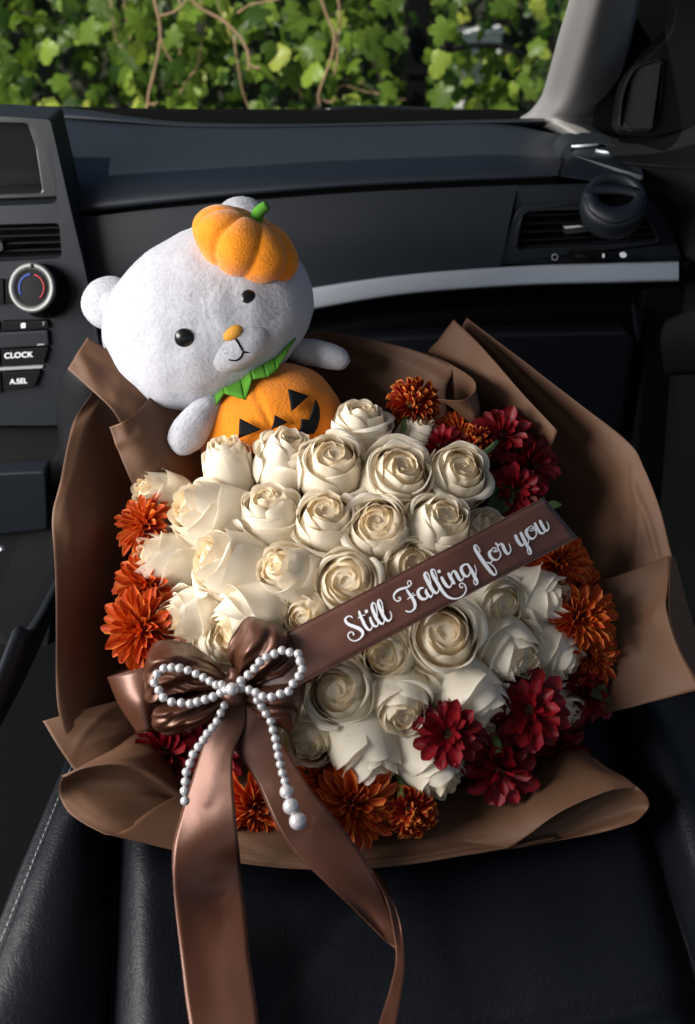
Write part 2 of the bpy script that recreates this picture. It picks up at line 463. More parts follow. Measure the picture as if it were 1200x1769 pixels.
prism('dash_end_filler', [PY(x, y, 1.47) for x, y in ((860, 209), (1120, 240), (1120, 340), (860, 330))], (0, .02, 0), M_VOID, dash)
# dark groove between pad and lower panel
g = loft_rows([ypath(T2, -4, .03), ypath(T2, 30, .03)], 40, 3)
part("groove", g.reshape(-1, 3), gfaces(3, 40), M_VOID, dash)
# mid panel (glove compartment face) with rounded edges
M1 = [(125, 381, 1.232), (250, 366, 1.232), (400, 351, 1.232), (600, 335, 1.232), (750, 327, 1.232), (893, 321, 1.232)]
M2 = [(172, 600, 1.205), (300, 570, 1.205), (430, 530, 1.205), (600, 499, 1.205), (730, 483, 1.205), (862, 470, 1.205)]
g = loft_rows([ypath(M1, -2, .03), ypath(M1, 0, .004), ypath(M1, 4, 0), mix(M1, M2, .4, 1.216), mix(M1, M2, .75, 1.208), M2], 50, 26)
part("mid_panel", g.reshape(-1, 3), gfaces(26, 50), M_DASH2, dash)
# strip above the vent module
S1 = [(893, 321, 1.232), (960, 319, 1.232), (1040, 318, 1.235), (1110, 325, 1.25)]
S2 = [(888, 372, 1.225), (960, 362, 1.225), (1040, 360, 1.225), (1125, 350, 1.24)]
g = loft_rows([ypath(S1, -2, .03), ypath(S1, 0, .004), ypath(S1, 4, 0), S2], 16, 8)
part("panel_strip", g.reshape(-1, 3), gfaces(8, 16), M_DASH2, dash)
# end cap with defroster slot at the right end of the pad
E = round_poly([(962, 304), (968, 262), (985, 246), (1060, 246), (1105, 278), (1112, 312), (1040, 316)], [6, 14, 16, 24, 20, 8, 8])
def fE(px, py): return PY(px, py, 1.235 + max(0, (300 - py)) / 60.0 * .11)
slot = round_poly([(985, 258), (1000, 247.5), (1040, 249), (1075, 263), (1062, 270), (1030, 266), (985, 268)], 5)
plate("end_cap", E, [slot], fE, .05, M_DASH, dash, .003)
prism("defroster_slot", [fE(*p) + [0, .02, -.008] for p in slot], (0, .01, -.01), M_VOID, dash)
for a, b_ in (((988, 255), (1034, 252)), ((1030, 262), (1066, 268))):
    V, F = tube_vf([fE(*a) + [0, .004, 0], fE(*b_) + [0, .004, 0]], .0022, 6); part("defroster_bar", V, F, M_SILVER, dash)
# side vent module
def fV(px, py): return PY(px, py, 1.222 - (py - 350) / 110 * .014 + max(0, px - 1100) / 80 * .03)
outer = round_poly([(860, 458), (893, 356), (1000, 347), (1128, 344), (1160, 395), (1180, 452)], [4, 26, 10, 20, 30, 6])
hole = round_poly([(905, 365), (1112, 362), (1138, 418), (892, 432)], [12, 12, 8, 8])
plate("vent_frame", outer, [hole], fV, .03, M_DASH2, dash, .003)
prism("vent_cavity", [fV(*p) + [0, .026, 0] for p in hole], (0, .006, 0), M_VOID, dash)
for k, t in enumerate((.14, .36, .58, .80, .96)):
    a = np.array([905, 365]) * (1 - t) + np.array([892, 432]) * t; b_ = np.array([1112, 362]) * (1 - t) + np.array([1138, 418]) * t
    q = [(a[0], a[1] - 1.5), (b_[0], b_[1] - 1.5), (b_[0], b_[1] + 2), (a[0], a[1] + 2)]
    prism("vent_slat", [fV(*p) + [0, .006, 0] for p in q], (0, .016, -.004), M_BLACK, dash)
prism("vent_tab", [fV(*p) + [0, -.004, 0] for p in round_poly([(972, 389), (1020, 385), (1022, 398), (974, 404)], 4)], (0, .012, 0), M_GLOSS, dash, .001)
prism("vent_tab_highlight", [fV(*p) + [0, -.006, 0] for p in round_poly([(971, 388), (1020, 384), (1020, 388), (974, 393)], 2)], (0, .003, 0), M_CHROME, dash, .0005)
prism("thumb_wheel_slot", [fV(*p) + [0, -.0006, 0] for p in round_poly([(981, 435), (1048, 433), (1049, 448), (982, 450)], 3)], (0, .002, 0), M_VOID, dash)
V, F = ellipsoid_vf(fV(1012, 442) + [0, .012, 0], [[.0205, 0, 0], [0, .018, 0], [0, 0, .0045]], 12, 24)
part("thumb_wheel", V, F, M_BLACK, dash)
prism("wheel_mark", [fV(*p) + [0, -.004, 0] for p in ((1040, 437), (1043, 437), (1043, 443), (1040, 443))], (0, .002, 0), M_INK, dash)
V, F = tube_vf([fV(958 + 5 * math.cos(a), 444 + 5 * math.sin(a)) + [0, -.0006, 0] for a in np.linspace(0, 2 * math.pi, 20)], .0006, 5); part("closed_vent_mark", V, F, M_STITCH, dash)
prism("open_vent_mark", [fV(1076 + 6 * math.cos(a), 440 + 5 * math.sin(a)) + [0, -.001, 0] for a in np.linspace(0, 2 * math.pi, 14, endpoint=False)], (0, .001, 0), M_INK, dash)
# silver strip
TR = [(165, 602, 1.180), (260, 582, 1.182), (380, 548, 1.184), (530, 519, 1.186), (700, 493, 1.188), (900, 478, 1.190), (1060, 473, 1.192), (1172, 470, 1.20)]
def trr(dy, dY): return [(x, y + dy * (1.1 if x < 600 else 1.0), Y + dY) for x, y, Y in TR]
g = loft_rows([trr(-19, .03), trr(-18.5, .006), trr(-17, .0), trr(-14, -.002), trr(0, -.006), trr(12, -.0085), trr(15, -.007), trr(16.5, .0), trr(16.5, .04)], 60, 32)
part("silver_strip", g.reshape(-1, 3), gfaces(32, 60), M_SILVER, dash)
e_ = g[:, -1]; part("strip_end", np.vstack([e_, e_ + [.004, .02, 0]]), gfaces(2, 32), M_BLACK, dash)
# lower dash
LD = trr(15, .02)
g = loft_rows([LD, ypath(LD, 28, .045), ypath(LD, 60, .05), ypath(LD, 150, .09), ypath(LD, 420, .20)], 30, 20)
part("lower_panel", g.reshape(-1, 3), gfaces(20, 30), M_BLACK, dash)
lid = round_poly([(470, 592), (800, 577), (1086, 572), (1098, 590), (1060, 860), (480, 880)], [10, 10, 14, 8, 20, 20])
def fL(px, py): return PY(px, py, 1.215 + (py - 570) / 300 * .06)
plate("glovebox_lid", lid, [], fL, .03, M_DASH2, dash, .006)
prism("side_seam_trim", [fL(*p) for p in ((1095, 533), (1099, 532), (1108, 570), (1106, 592), (1101, 592))], (0, .02, 0), M_DASH2, dash, .002)
side = round_poly([(1108, 500), (1178, 492), (1215, 560), (1190, 900), (1085, 900), (1112, 600)], 10)
plate("kick_panel", side, [], lambda x, y: PY(x, y, 1.235), .03, M_BLACK, dash, .006)

# ------------------------------------------------------------------ centre stack
st = thing("centre_stack", PY(40, 560, 1.20), "black centre stack with vent, climate dial and radio buttons at the left", "centre console")
def fS(px, py): return PY(px, py, 1.195 - (py - 370) / 330 * .045)
def fSo(o): return lambda px, py: fS(px, py) + np.array([0, o, 0])
screen_h = round_poly([(-160, 205), (56, 212), (78, 262), (100, 352), (-160, 362)], [4, 14, 10, 12, 4])
vent_h = round_poly([(-160, 392), (102, 385), (107, 446), (-160, 462)], [4, 9, 9, 4])
so = round_poly([(-200, 190), (86, 206), (124, 372), (150, 480), (172, 600), (176, 700), (120, 735), (-200, 735)], [4, 8, 20, 60, 40, 20, 30, 4])
plate("stack_panel", so, [screen_h, vent_h], fS, .06, M_DASH2, st, .003)
prism("screen", [fS(*p) + [0, .055, 0] for p in round_poly([(-160, 205), (60, 212), (70, 345), (-160, 362)], 4)], (0, .004, 0), mat("dark_screen", (.002, .002, .003), .5, spec=.08), st)
ring = plate("screen_bezel", round_poly([(-160, 209), (57, 215), (79, 263), (97, 349), (-160, 359)], 8), [round_poly([(-150, 216), (40, 222), (54, 262), (66, 340), (-150, 348)], 6)], fSo(.018), .04, M_GLOSS, st, .002)
prism("vent_cavity", [fS(*p) + [0, .05, 0] for p in vent_h], (0, .006, 0), M_VOID, st)
for k in range(5):
    y0 = 397 + k * 12.6
    q = [(-160, y0 + 6), (103 + k * .8, y0 - 5 * .0 - 2), (103 + k * .8, y0 + 1), (-160, y0 + 9)]
    prism("vent_slat", [fS(*p) + [0, .008, 0] for p in q], (0, .02, -.005), M_BLACK, st)
prism("vent_tab", [fS(*p) + [0, .0, 0] for p in round_poly([(-30, 420), (4, 418), (6, 434), (-30, 438)], 4)], (0, .012, 0), M_GLOSS, st, .001)
# climate dial
kc = fS(74, 502)
axis = np.array([-.16, -.86, .48]); axis /= np.linalg.norm(axis)
ku = np.cross([0, 0, 1.0], axis); ku /= np.linalg.norm(ku); kv = np.cross(axis, ku)
def lathe(c, ax, u, v, prof, n=40):
    V = [c + ax * h + r * (math.cos(2 * math.pi * k / n) * u + math.sin(2 * math.pi * k / n) * v) for r, h in prof for k in range(n)]
    return np.array(V), gfaces(len(prof), n, True)
kr = .0312
V, F = lathe(kc, axis, ku, kv, [(kr * 1.1, -.004), (kr * 1.1, .006), (kr * 1.02, .010), (kr * .99, .026), (kr * .98, .028)]); part("dial_body", V, F, M_BLACK, st)
V, F = lathe(kc, axis, ku, kv, [(kr * .98, .026), (kr * 1.0, .028), (kr * .97, .031), (kr * .90, .032), (kr * .72, .0305), (kr * .70, .028)]); part("dial_ring", V, F, mat("satin_grey", (.11, .11, .108), .4, metal=.5), st)
V, F = lathe(kc, axis, ku, kv, [(kr * .72, .0285), (kr * .55, .0295), (.0001, .0297)]); part("dial_face", V, F, M_BLACK, st)
def arc(a0, a1, rr): return [kc + axis * .0302 + kr * rr * (math.cos(R(a)) * ku + math.sin(R(a)) * kv) for a in np.linspace(a0, a1, 14)]
V, F = tube_vf(arc(95, 215, .52), .0007, 5); part("cold_arc", V, F, M_BLUE, st)
V, F = tube_vf(arc(80, -45, .52), .0007, 5); part("warm_arc", V, F, M_RED, st)
V, F = ellipsoid_vf(kc + axis * .0315 + kr * .84 * kv, [ku * .0028, kv * .0028, axis * .001], 8, 12); part("dial_pointer", V, F, M_BLACK, st)
# buttons
def button(pts, r=3, m=None, out=.006, bev=.0012):
    return prism("button", [fS(*p) + [0, -out, 0] for p in round_poly(pts, r)], (0, out + .004, 0), m or M_BLACK, st, bev)
button([(-60, 484), (8, 481), (9, 522), (-60, 528)]); button([(11, 481), (28, 480), (34, 520), (12, 522)])
button([(-60, 556), (1, 554), (1, 568), (-60, 571)])
b7 = button([(4, 553), (84, 551), (86, 564), (4, 568)])
bsel = button([(-60, 575), (84, 568), (86, 594), (-60, 602)], 3, M_DASH2)
button([(-60, 605), (1, 602), (1, 629), (-60, 634)])
bclk = button([(4, 601), (85, 597), (77, 624), (5, 629)])
prism("silver_rule", [fS(*p) + [0, -.003, 0] for p in ((-60, 637), (75, 630), (73, 634), (-60, 641))], (0, .006, 0), M_STITCH, st)
button([(-60, 645), (3, 642), (4, 674), (-60, 680)])
bas = button([(6, 641), (72, 637), (62, 664), (8, 671)])
prism("button_underline", [fS(*p) + [0, -.0066, 0] for p in ((66, 591), (78, 590), (78, 592), (66, 593))], (0, .001, 0), M_STITCH, st)
def text(body, px, py, h_px, parent, nm="lettering", out=.0066, m=None, w=1.0):
    cu = bpy.data.curves.new("t", 'FONT'); cu.body = body; cu.align_x = 'CENTER'; cu.align_y = 'CENTER'; cu.size = 1; cu.offset = .012
    to = bpy.data.objects.new("t", cu); COL.objects.link(to); bpy.context.view_layer.update()
    me = bpy.data.meshes.new_from_object(to.evaluated_get(bpy.context.evaluated_depsgraph_get()))
    bpy.data.objects.remove(to)
    c = fS(px, py) + [0, -out, 0]; ex = fS(px + 20, py - 1.1) - fS(px, py); ey = fS(px, py - 20) - fS(px, py)
    ex /= np.linalg.norm(ex); ey /= np.linalg.norm(ey)
    s = h_px / F_PX * 1.2 / .72
    V = [c + ex * v.co.x * s * w + ey * v.co.y * s for v in me.vertices]
    F = [tuple(p.vertices) for p in me.polygons]
    return part(nm, V, F, m or M_INK, parent, smooth=False, solid=.0003)
text("CLOCK", 34, 610, 10.5, bclk, w=1.08)
text("A.SEL", 34, 655, 10, bas, w=1.0)
text("7", 77, 556, 7, b7, m=M_STITCH)
q = [(38.5, 555), (46, 554.5), (46, 562.5), (38.5, 563)]; q2 = [(41, 557.5), (43.5, 557.3), (43.5, 560), (41, 560.2)]
plate("disc_mark", [np.array(p) for p in q], [[np.array(p) for p in q2]], fSo(-.0068), .0006, M_INK, b7, 0)
# lower console
lc = round_poly([(-200, 738), (120, 738), (100, 960), (70, 1240), (-200, 1500)], 12)
plate("lower_console", lc, [], lambda x, y: PY(x, y, 1.17 - (y - 738) / 500 * .16), .05, M_BLACK, st, .006)
prism("console_tray", [PY(x, y, 1.105) for x, y in round_poly([(-80, 822), (78, 815), (82, 915), (-80, 932)], 8)], (0, .03, 0), M_DASH2, st, .003)
V, F = ellipsoid_vf(PY(3, 947, 1.05), [[.006, 0, 0], [0, .006, 0], [0, 0, .003]], 8, 12); part("console_glint", V, F, M_CHROME, st)  # chrome bead added to stand in for a small highlight on the console
# console side rail running back between the seats
rail = surf([[PZ(40, 1180, .52), PZ(85, 1080, .52), PZ(120, 980, .52)], [PZ(-20, 1290, .60), PZ(30, 1180, .60), PZ(70, 1080, .60)], [PZ(-120, 1430, .62), PZ(-40, 1260, .62), PZ(30, 1080, .62)]], 10, 14)
part("side_rail", rail.reshape(-1, 3), gfaces(10, 14), M_DASH2, st, solid=.01)
# curved grip panel beside the stack, behind the wrap
grip = surf([[PY(105, 690, 1.16), PY(120, 640, 1.15), PY(150, 610, 1.15), PY(190, 600, 1.16)], [PY(112, 760, 1.15), PY(140, 690, 1.13), PY(170, 660, 1.13), PY(210, 650, 1.15)],
             [PY(120, 900, 1.15), PY(150, 850, 1.13), PY(190, 820, 1.13), PY(240, 800, 1.15)]], 12, 14)
part("grip_panel", grip.reshape(-1, 3), gfaces(12, 14), M_GLOSS, st, solid=.01)

# ------------------------------------------------------------------ A-pillar, door
pl = thing("pillar", PY(1000, 235, 1.38), "grey fabric windshield pillar rising from the dashboard's right end", "pillar")
rows = []
for (py, l, c, r_, dY) in ((-60, 1003, 1050, 1110, 0), (0, 986, 1036, 1095, .0), (60, 968, 1020, 1084, .0), (120, 952, 1003, 1074, .0), (165, 938, 990, 1068, 0), (192, 918, 976, 1064, 0), (206, 902, 966, 1062, 0), (222, 945, 985, 1062, 0), (238, 975, 1005, 1062, 0), (246, 1000, 1020, 1060, 0)):
    yb = 1.47 - max(0, 206 - py) / 206 * .20 - max(0, py - 206) / 40 * .06
    rows.append([PY(l - 3, py, yb + .05), PY(l, py, yb), PY((l + c) / 2, py, yb - .035), PY(c, py, yb - .055), PY((c + r_) / 2, py, yb - .03), PY(r_, py, yb + .03), PY(r_ + 10, py, yb + .12)])
g = surf(rows, 40, 24)
part("pillar_cover", g.reshape(-1, 3), gfaces(40, 24), M_PILLAR, pl)

door = thing("door", np.array([.50, 1.0, .5]), "black passenger door with a small round-cornered speaker panel at the right", "door")
g = loft_rows([[(1040, 238, 1.36), (1120, 236, 1.36), (1210, 212, 1.33), (1320, 170, 1.30)], [(1050, 262, 1.30), (1130, 262, 1.29), (1215, 250, 1.26), (1330, 230, 1.2)],
               [(1075, 282, 1.26), (1135, 286, 1.24), (1215, 290, 1.2), (1340, 300, 1.1)], [(1085, 292, 1.262), (1140, 298, 1.245), (1215, 304, 1.21), (1340, 320, 1.12)],
               [(1110, 420, 1.28), (1165, 430, 1.26), (1225, 440, 1.2), (1340, 460, 1.1)], [(1130, 700, 1.28), (1170, 760, 1.2), (1240, 800, 1.12), (1360, 850, .95)],
               [(1130, 1150, 1.2), (1180, 1200, 1.1), (1260, 1250, 1.0), (1380, 1300, .85)]], 20, 34)
part("door_panel", g.reshape(-1, 3), gfaces(34, 20), M_DOOR, door)
sail = round_poly([(1062, 232), (1076, 150), (1118, 96), (1160, 60), (1178, -60), (1300, -60), (1300, 175), (1200, 222), (1120, 240)], [12, 20, 30, 40, 10, 4, 30, 20, 20])
plate("mirror_panel", sail, [], lambda x, y: PY(x, y, 1.33), .03, M_BLACK, door, .006)
back = [(1030, -80), (1330, -80), (1330, 250), (1030, 250)]
prism("window_frame", [PY(x, y, 1.42) for x, y in back], (0, .02, 0), M_VOID, door)
gr_o = round_poly([(1068, 224), (1074, 160), (1096, 112), (1140, 100), (1147, 108), (1140, 190), (1128, 228), (1090, 230)], [10, 20, 24, 10, 10, 20, 14, 10])
gr_i = [np.array([1108, 168]) + (p - np.array([1108, 168])) * .9 for p in gr_o]
plate("grille_rim", gr_o, [gr_i], lambda x, y: PY(x, y, 1.324), .012, M_DOOR, door, .0015)
plate("speaker_grille", gr_i, [], lambda x, y: PY(x, y, 1.327), .01, mat("speaker_cloth", (.015, .014, .015), .8, bump=('noise', 900, .8, .001)), door, 0)
arm = surf([[PY(1165, 560, 1.16), PY(1210, 545, 1.10), PY(1290, 540, .95)], [PY(1155, 585, 1.15), PY(1205, 575, 1.08), PY(1290, 590, .92)], [PY(1160, 640, 1.16), PY(1210, 640, 1.10), PY(1290, 660, .95)]], 10, 12)
part("armrest", arm.reshape(-1, 3), gfaces(10, 12), M_DOOR, door, solid=.012)

# ------------------------------------------------------------------ round clip on the vent
clip_c = PY(1060, 352, 1.185)
cl = thing("vent_clip", clip_c, "round black ring shaped clip fixed on the right air vent", "air freshener")
ax = np.array([-.10, -.62, .78]); ax /= np.linalg.norm(ax)
cu_ = np.cross([0, 0, 1.0], ax); cu_ /= np.linalg.norm(cu_); cv_ = np.cross(ax, cu_)
cR = .0395
V, F = lathe(clip_c, ax, cu_, cv_, [(cR * .72, -.022), (cR * .93, -.020), (cR, -.010), (cR * 1.0, .004), (cR * .95, .010), (cR * .85, .013), (cR * .74, .012), (cR * .66, .006), (cR * .64, -.004)], 56)
part("outer_ring", V, F, M_DASH2, cl)
V, F = lathe(clip_c, ax, cu_, cv_, [(cR * .70, -.008), (.0001, -.008)], 40); part("inner_disc", V, F, M_VOID, cl)
def cpt(a, b, h): return clip_c + cR * (a * cu_ + b * cv_) + ax * h
bandp = [(-.9, -.05, .30), (-.5, .13, .42), (0, .19, .46), (.5, .13, .42), (.9, -.05, .30)]
lo = cr([(a, b) for a, b, c in bandp], 24); hi = cr([(a, c) for a, b, c in bandp], 24)
V = [cpt(*p, .0125) for p in lo] + [cpt(*p, .0125) for p in hi]
part("cross_band", V, gfaces(2, 24), M_DASH2, cl, solid=.006, bevel=.001)
lowp = [(-.62, .10), (-.40, -.22), (0, -.36), (.40, -.22), (.62, .10)]
lo = cr(lowp, 24); hi = [(a, b) for a, b in cr([(-.90, .12), (-.72, -.52), (0, -.90), (.72, -.52), (.90, .12)], 24)]
V = [cpt(*p, .0118) for p in lo] + [cpt(*p, .0118) for p in hi]
part("lower_face", V, gfaces(2, 24), M_DASH2, cl, solid=.004)
prism("scent_grille", [cpt(.5 * math.cos(a), .02 + .26 * math.sin(a), -.004) for a in np.linspace(0, 2 * math.pi, 24, endpoint=False)], -ax * .003, M_BLACK, cl)
V, F = tube_vf(cr([clip_c - ax * .02, clip_c + [.02, .01, -.03], clip_c + [.035, .02, -.05]], 8), .006, 8); part("arm", V, F, M_BLACK, cl)

# ------------------------------------------------------------------ seat
seat = thing("car_seat", np.array([0.03, .55, .40]), "black leather passenger seat carrying the bouquet", "car seat")
pys = (1900, 1700, 1550, 1400, 1250, 1120)
def col_(xs, zs): return [PZ(x, y, z) for x, y, z in zip(xs, pys, zs if hasattr(zs, '__len__') else [zs] * 6)]
cols = [
    col_((-200, -110, -45, 25, 95, 150), .44),
    col_((-125, -38, 22, 84, 146, 195), .535),
    col_((-112, -26, 35, 95, 155, 202), .557),
    col_((-60, 22, 72, 126, 176, 215), .566),
    col_((60, 108, 138, 166, 196, 228), .556),
    col_((160, 176, 182, 190, 206, 236), .532),
    col_((184, 195, 199, 203, 215, 245), .520),
    col_((200, 208, 212, 216, 228, 256), .537),
    col_((250, 250, 248, 250, 262, 285), .552),
    col_((330, 318, 312, 310, 318, 335), .546),
    col_((500, 490, 480, 470, 470, 470), .528),
    col_((760, 740, 720, 700, 690, 680), .522),
    col_((1040, 1010, 980, 950, 920, 880), .530),
    col_((1190, 1150, 1115, 1080, 1035, 985), .536),
    col_((1255, 1205, 1158, 1112, 1062, 1010), .524),
    col_((1275, 1225, 1176, 1128, 1078, 1024), .545),
    col_((1340, 1285, 1230, 1175, 1118, 1058), .578),
    col_((1420, 1370, 1310, 1240, 1170, 1100), .575),
    col_((1480, 1430, 1370, 1300, 1220, 1140), .50),
    col_((1500, 1450, 1390, 1320, 1240, 1160), .42),
]
cols[0] = [p + np.array([.010, 0, -.12]) for p in cols[1]]
NU, NV = 150, 60
g = surf(cols, NU, NV)
# shallow diagonal pull crease and soft wrinkles
for i in range(NU):
    for j in range(NV):
        p = g[i, j]
        a = PZ(440, 1769, .525); b_ = PZ(700, 1440, .525)
        ab = b_ - a; ab[2] = 0
        t = np.dot((p - a)[:2], ab[:2]) / np.dot(ab[:2], ab[:2])
        q = a + ab * min(max(t, 0), 1)
        d = math.hypot(p[0] - q[0], p[1] - q[1])
        g[i, j, 2] -= .0045 * math.exp(-(d / .009) ** 2)
        a = PZ(900, 1769, .53); b_ = PZ(1260, 1725, .53)
        ab = b_ - a; t = np.dot((p - a)[:2], ab[:2]) / np.dot(ab[:2], ab[:2]); q = a + ab * t
        d = math.hypot(p[0] - q[0], p[1] - q[1])
        g[i, j, 2] -= .010 * math.exp(-(d / .007) ** 2)
        g[i, j, 2] += .0016 * noise.noise(Vector((p[0] * 16, p[1] * 9, 0)))
part("cushion", g.reshape(-1, 3), gfaces(NU, NV), M_LEATHER, seat)
sp = cr([c + np.array([0, 0, .003]) for c in cols[2]], 400)
dl = np.cumsum(np.r_[0, np.linalg.norm(np.diff(sp, axis=0), axis=1)])
sV, sF = [], []; s = 0.0
stm = None
while s < dl[-1] - .006:
    a = np.array([np.interp(s, dl, sp[:, k]) for k in range(3)]); b_ = np.array([np.interp(s + .0042, dl, sp[:, k]) for k in range(3)])
    V, F = tube_vf([a, (a + b_) / 2 + [0, 0, .0005], b_], .0006, 5)
    part("stitch", V, F, M_STITCH, seat)
    s += .0062

# ================================================================== OUTSIDE: vines on the bank
def leaf_mesh(name, lobes, m, seed):
    """a lobed vine leaf, stalk end at the origin, about 1 unit long, gently cupped"""
    r_ = random.Random(seed)
    n = 30; V = [(0, .42, .03)]; uv = [(0.5, 0.5)]
    for k in range(n):
        a = -math.pi / 2 + 2 * math.pi * k / n
        if lobes == 5:
            rr = .30 + .25 * abs(math.cos(2.5 * (a - math.pi / 2))) ** 1.3 + .10 * max(0, math.sin(a)) + .03 * (k % 2)
        else:
            rr = .27 + .20 * max(0, math.sin(a)) ** 3 + .13 * abs(math.cos(1.5 * (a - math.pi / 2))) + .03 * (k % 2)
        if k == 0: rr = .34
        rr *= 1 + r_.uniform(-.05, .05)
        x, y = rr * math.cos(a), .42 + rr * math.sin(a)
        V.append((x, y, -.55 * (x * x) - .35 * (y - .4) ** 2 + r_.uniform(-.05, .05))); uv.append((k / n, 0))
    F = [(0, 1 + k, 1 + (k + 1) % n) for k in range(n)]
    return make_mesh(name, V, F, m, True, uv)
LEAFM = [leaf_mesh("leaf", 5, M_VLEAF, 1), leaf_mesh("leaf", 3, M_VLEAF, 2), leaf_mesh("leaf", 5, M_VLEAF, 3), leaf_mesh("leaf", 3, M_VLEAF_Y, 4)]
vine = thing("climbing_vine", np.array([0, 3.0, 0]), "leafy green climbing vine with bare tan stems beyond the windshield", "vine")
def leaf_rot(r_):
    # leaf faces roughly out of the bank (towards -y and up), tip hanging down
    nrm = Vector((r_.gauss(0, .8), -1 + r_.gauss(0, .5), .6 + r_.gauss(0, .8))).normalized()
    tip = Vector((r_.gauss(0, .6), r_.gauss(0, .2), -1)); tip = (tip - nrm * tip.dot(nrm)).normalized()
    side = tip.cross(nrm)
    return Matrix((side, tip, nrm)).transposed()
rl = random.Random(5)
def gap(px, py):       # places where the photo shows the pale wall or the post
    return (((px - 815) / 38) ** 2 + ((py - 104) / 27) ** 2 < .75 + .9 * noise.noise(Vector((px * .05, py * .05, 7))) and rl.random() < .92) or (690 < px < 745 and rl.random() < .75)
def to_px(p):
    v = np.asarray(p) - CAM; d = v @ FWD
    return 600 + F_PX * (v @ RIGHT) / d, 884.5 - F_PX * (v @ UP) / d
def density(px, py):
    return .5 + .5 * noise.noise(Vector((px * .008, py * .011, 2.3)))
cnt = 0
while cnt < 300:
    px, py = rl.uniform(-30, 1000), rl.uniform(-25, 205)
    if gap(px, py) or rl.random() > .25 + density(px, py) * 1.1: continue
    d = rl.uniform(2.60, 3.2)
    p = PY(px, py, d)
    yellowish = (py > 150 and 740 < px < 830) or rl.random() < .13
    o = link("leaf", LEAFM[3] if yellowish else LEAFM[rl.randrange(3)], vine)
    s = rl.uniform(.038, .075)
    o.matrix_local = Matrix.Translation(Vector(p - np.array([0, 3.0, 0]))) @ leaf_rot(rl).to_4x4() @ Matrix.Scale(s, 4)
    cnt += 1
# the rest of the leaves, too many to count
BV, BF, BM = [], [], []
base_leaf = [(np.array([v.co[:] for v in me.vertices]), [tuple(p.vertices) for p in me.polygons]) for me in LEAFM]
cnt = 0
while cnt < 7500:
    x, z = rl.uniform(-2.6, 2.6), rl.uniform(.0, 2.3)
    y = rl.uniform(3.15, 3.85) + .12 * z
    px, py = to_px((x, y, z))
    if gap(px, py) and y < 4: continue
    if rl.random() > max(.06, 1.9 * density(px, py) - .35): continue
    k = 3 if rl.random() < .12 else rl.randrange(3)
    V, F = base_leaf[k]
    Mx = np.array(leaf_rot(rl)); s = rl.uniform(.035, .075)
    o0 = len(BV)
    BV.extend((V * s) @ Mx.T + np.array([x, y, z])); BF.extend([tuple(i + o0 for i in f) for f in F]); BM.extend([1 if k == 3 else 0] * len(F))
    cnt += 1
fol = part("foliage", BV, BF, M_VLEAF, vine); fol["kind"] = "stuff"
fol.data.materials.append(M_VLEAF_Y); fol.data.polygons.foreach_set("material_index", BM)
stems = [([(263, -20), (276, 50), (276, 85), (268, 120), (259, 160), (255, 180), (247, 196)], 2.7, 2.6), ([(279, 68), (288, 92), (297, 108)], 2.7, 1.8), ([(255, 178), (266, 180), (274, 176)], 2.7, 1.6),
         ([(322, -10), (345, 12), (385, 36), (412, 62), (428, 88), (432, 110), (451, 116)], 2.72, 2.6), ([(408, 24), (440, 8), (490, -6)], 2.75, 1.8), ([(432, 108), (430, 122)], 2.7, 2.2),
         ([(548, -20), (566, 30), (578, 62), (574, 100), (560, 135), (549, 165), (551, 182)], 2.75, 2.6), ([(583, -20), (586, 40), (580, 100), (574, 130)], 2.8, 2.2), ([(553, 170), (575, 176), (590, 150), (640, 160), (700, 172)], 2.85, 1.3),
         ([(345, -10), (350, 45), (342, 112), (326, 132), (311, 160)], 2.85, 1.9), ([(404, 62), (414, 130), (431, 192)], 2.8, 1.6), ([(190, -10), (198, 60), (214, 88)], 3.0, 1.6), ([(215, -10), (224, 60), (238, 100)], 3.0, 1.5),
         ([(620, 140), (650, 160), (690, 170)], 2.9, 1.2), ([(275, 28), (300, 20), (326, -4)], 2.75, 1.6), ([(370, -10), (390, 40), (400, 60)], 2.9, 1.4), ([(310, 0), (312, 60), (305, 150)], 3.05, 1.6), ([(510, 130), (520, 172)], 2.9, 1.3)]
for pts, Y, r_ in stems:
    Y *= .945
    V, F = tube_vf(wobble(cr([PY(x, y, Y) for x, y in pts], 5 * len(pts)), .006, 14, Y), np.linspace(1.0, .75, 5 * len(pts)) * r_ * .9 * Y / F_PX, 7)
    part("stem", V, F, M_BARK, vine)
# pale wall, dark post and rail glimpsed through the leaves
wl = thing("garden_wall", PY(815, 150, 3.7), "patch of white plastered wall seen through a gap in the vines", "wall")
q = [PY(x, y, 3.7) for x, y in ((768, 66), (868, 58), (862, 190), (772, 190))]
prism("plaster_face", q, (0, .1, 0), M_PLASTER, wl, .01)
prism("coping", [PY(x, y, 3.69) for x, y in ((764, 60), (872, 52), (872, 60), (764, 68))], (0, .12, 0), M_PLASTER, wl, .01)
ps = thing("fence_post", PY(722, 196, 3.1), "dark square fence post standing among the vines", "post")
prism("shaft", [PY(x, y, 3.12) for x, y in ((704, -40), (738, -40), (735, 230), (706, 230))], (0, .06, 0), M_VOID, ps, .004)
prism("cleat", [PY(x, y, 3.11) for x, y in ((700, 120), (742, 120), (742, 132), (700, 132))], (0, .02, 0), M_VOID, ps, .003)
rb = thing("dark_branch", PY(820, 80, 3.0), "dark curved branch crossing in front of the white wall", "branch")
V, F = tube_vf(cr([PY(x, y, 3.0) for x, y in ((760, 86), (785, 84), (815, 79), (850, 78), (882, 84), (905, 96))], 20), np.linspace(.010, .006, 20), 7)
part("limb", V, F, M_BLACK, rb)
V, F = tube_vf(cr([PY(x, y, 3.0) for x, y in ((775, 85), (770, 50), (776, 10), (772, -30))], 12), .012, 7); part("limb", V, F, M_BLACK, rb)

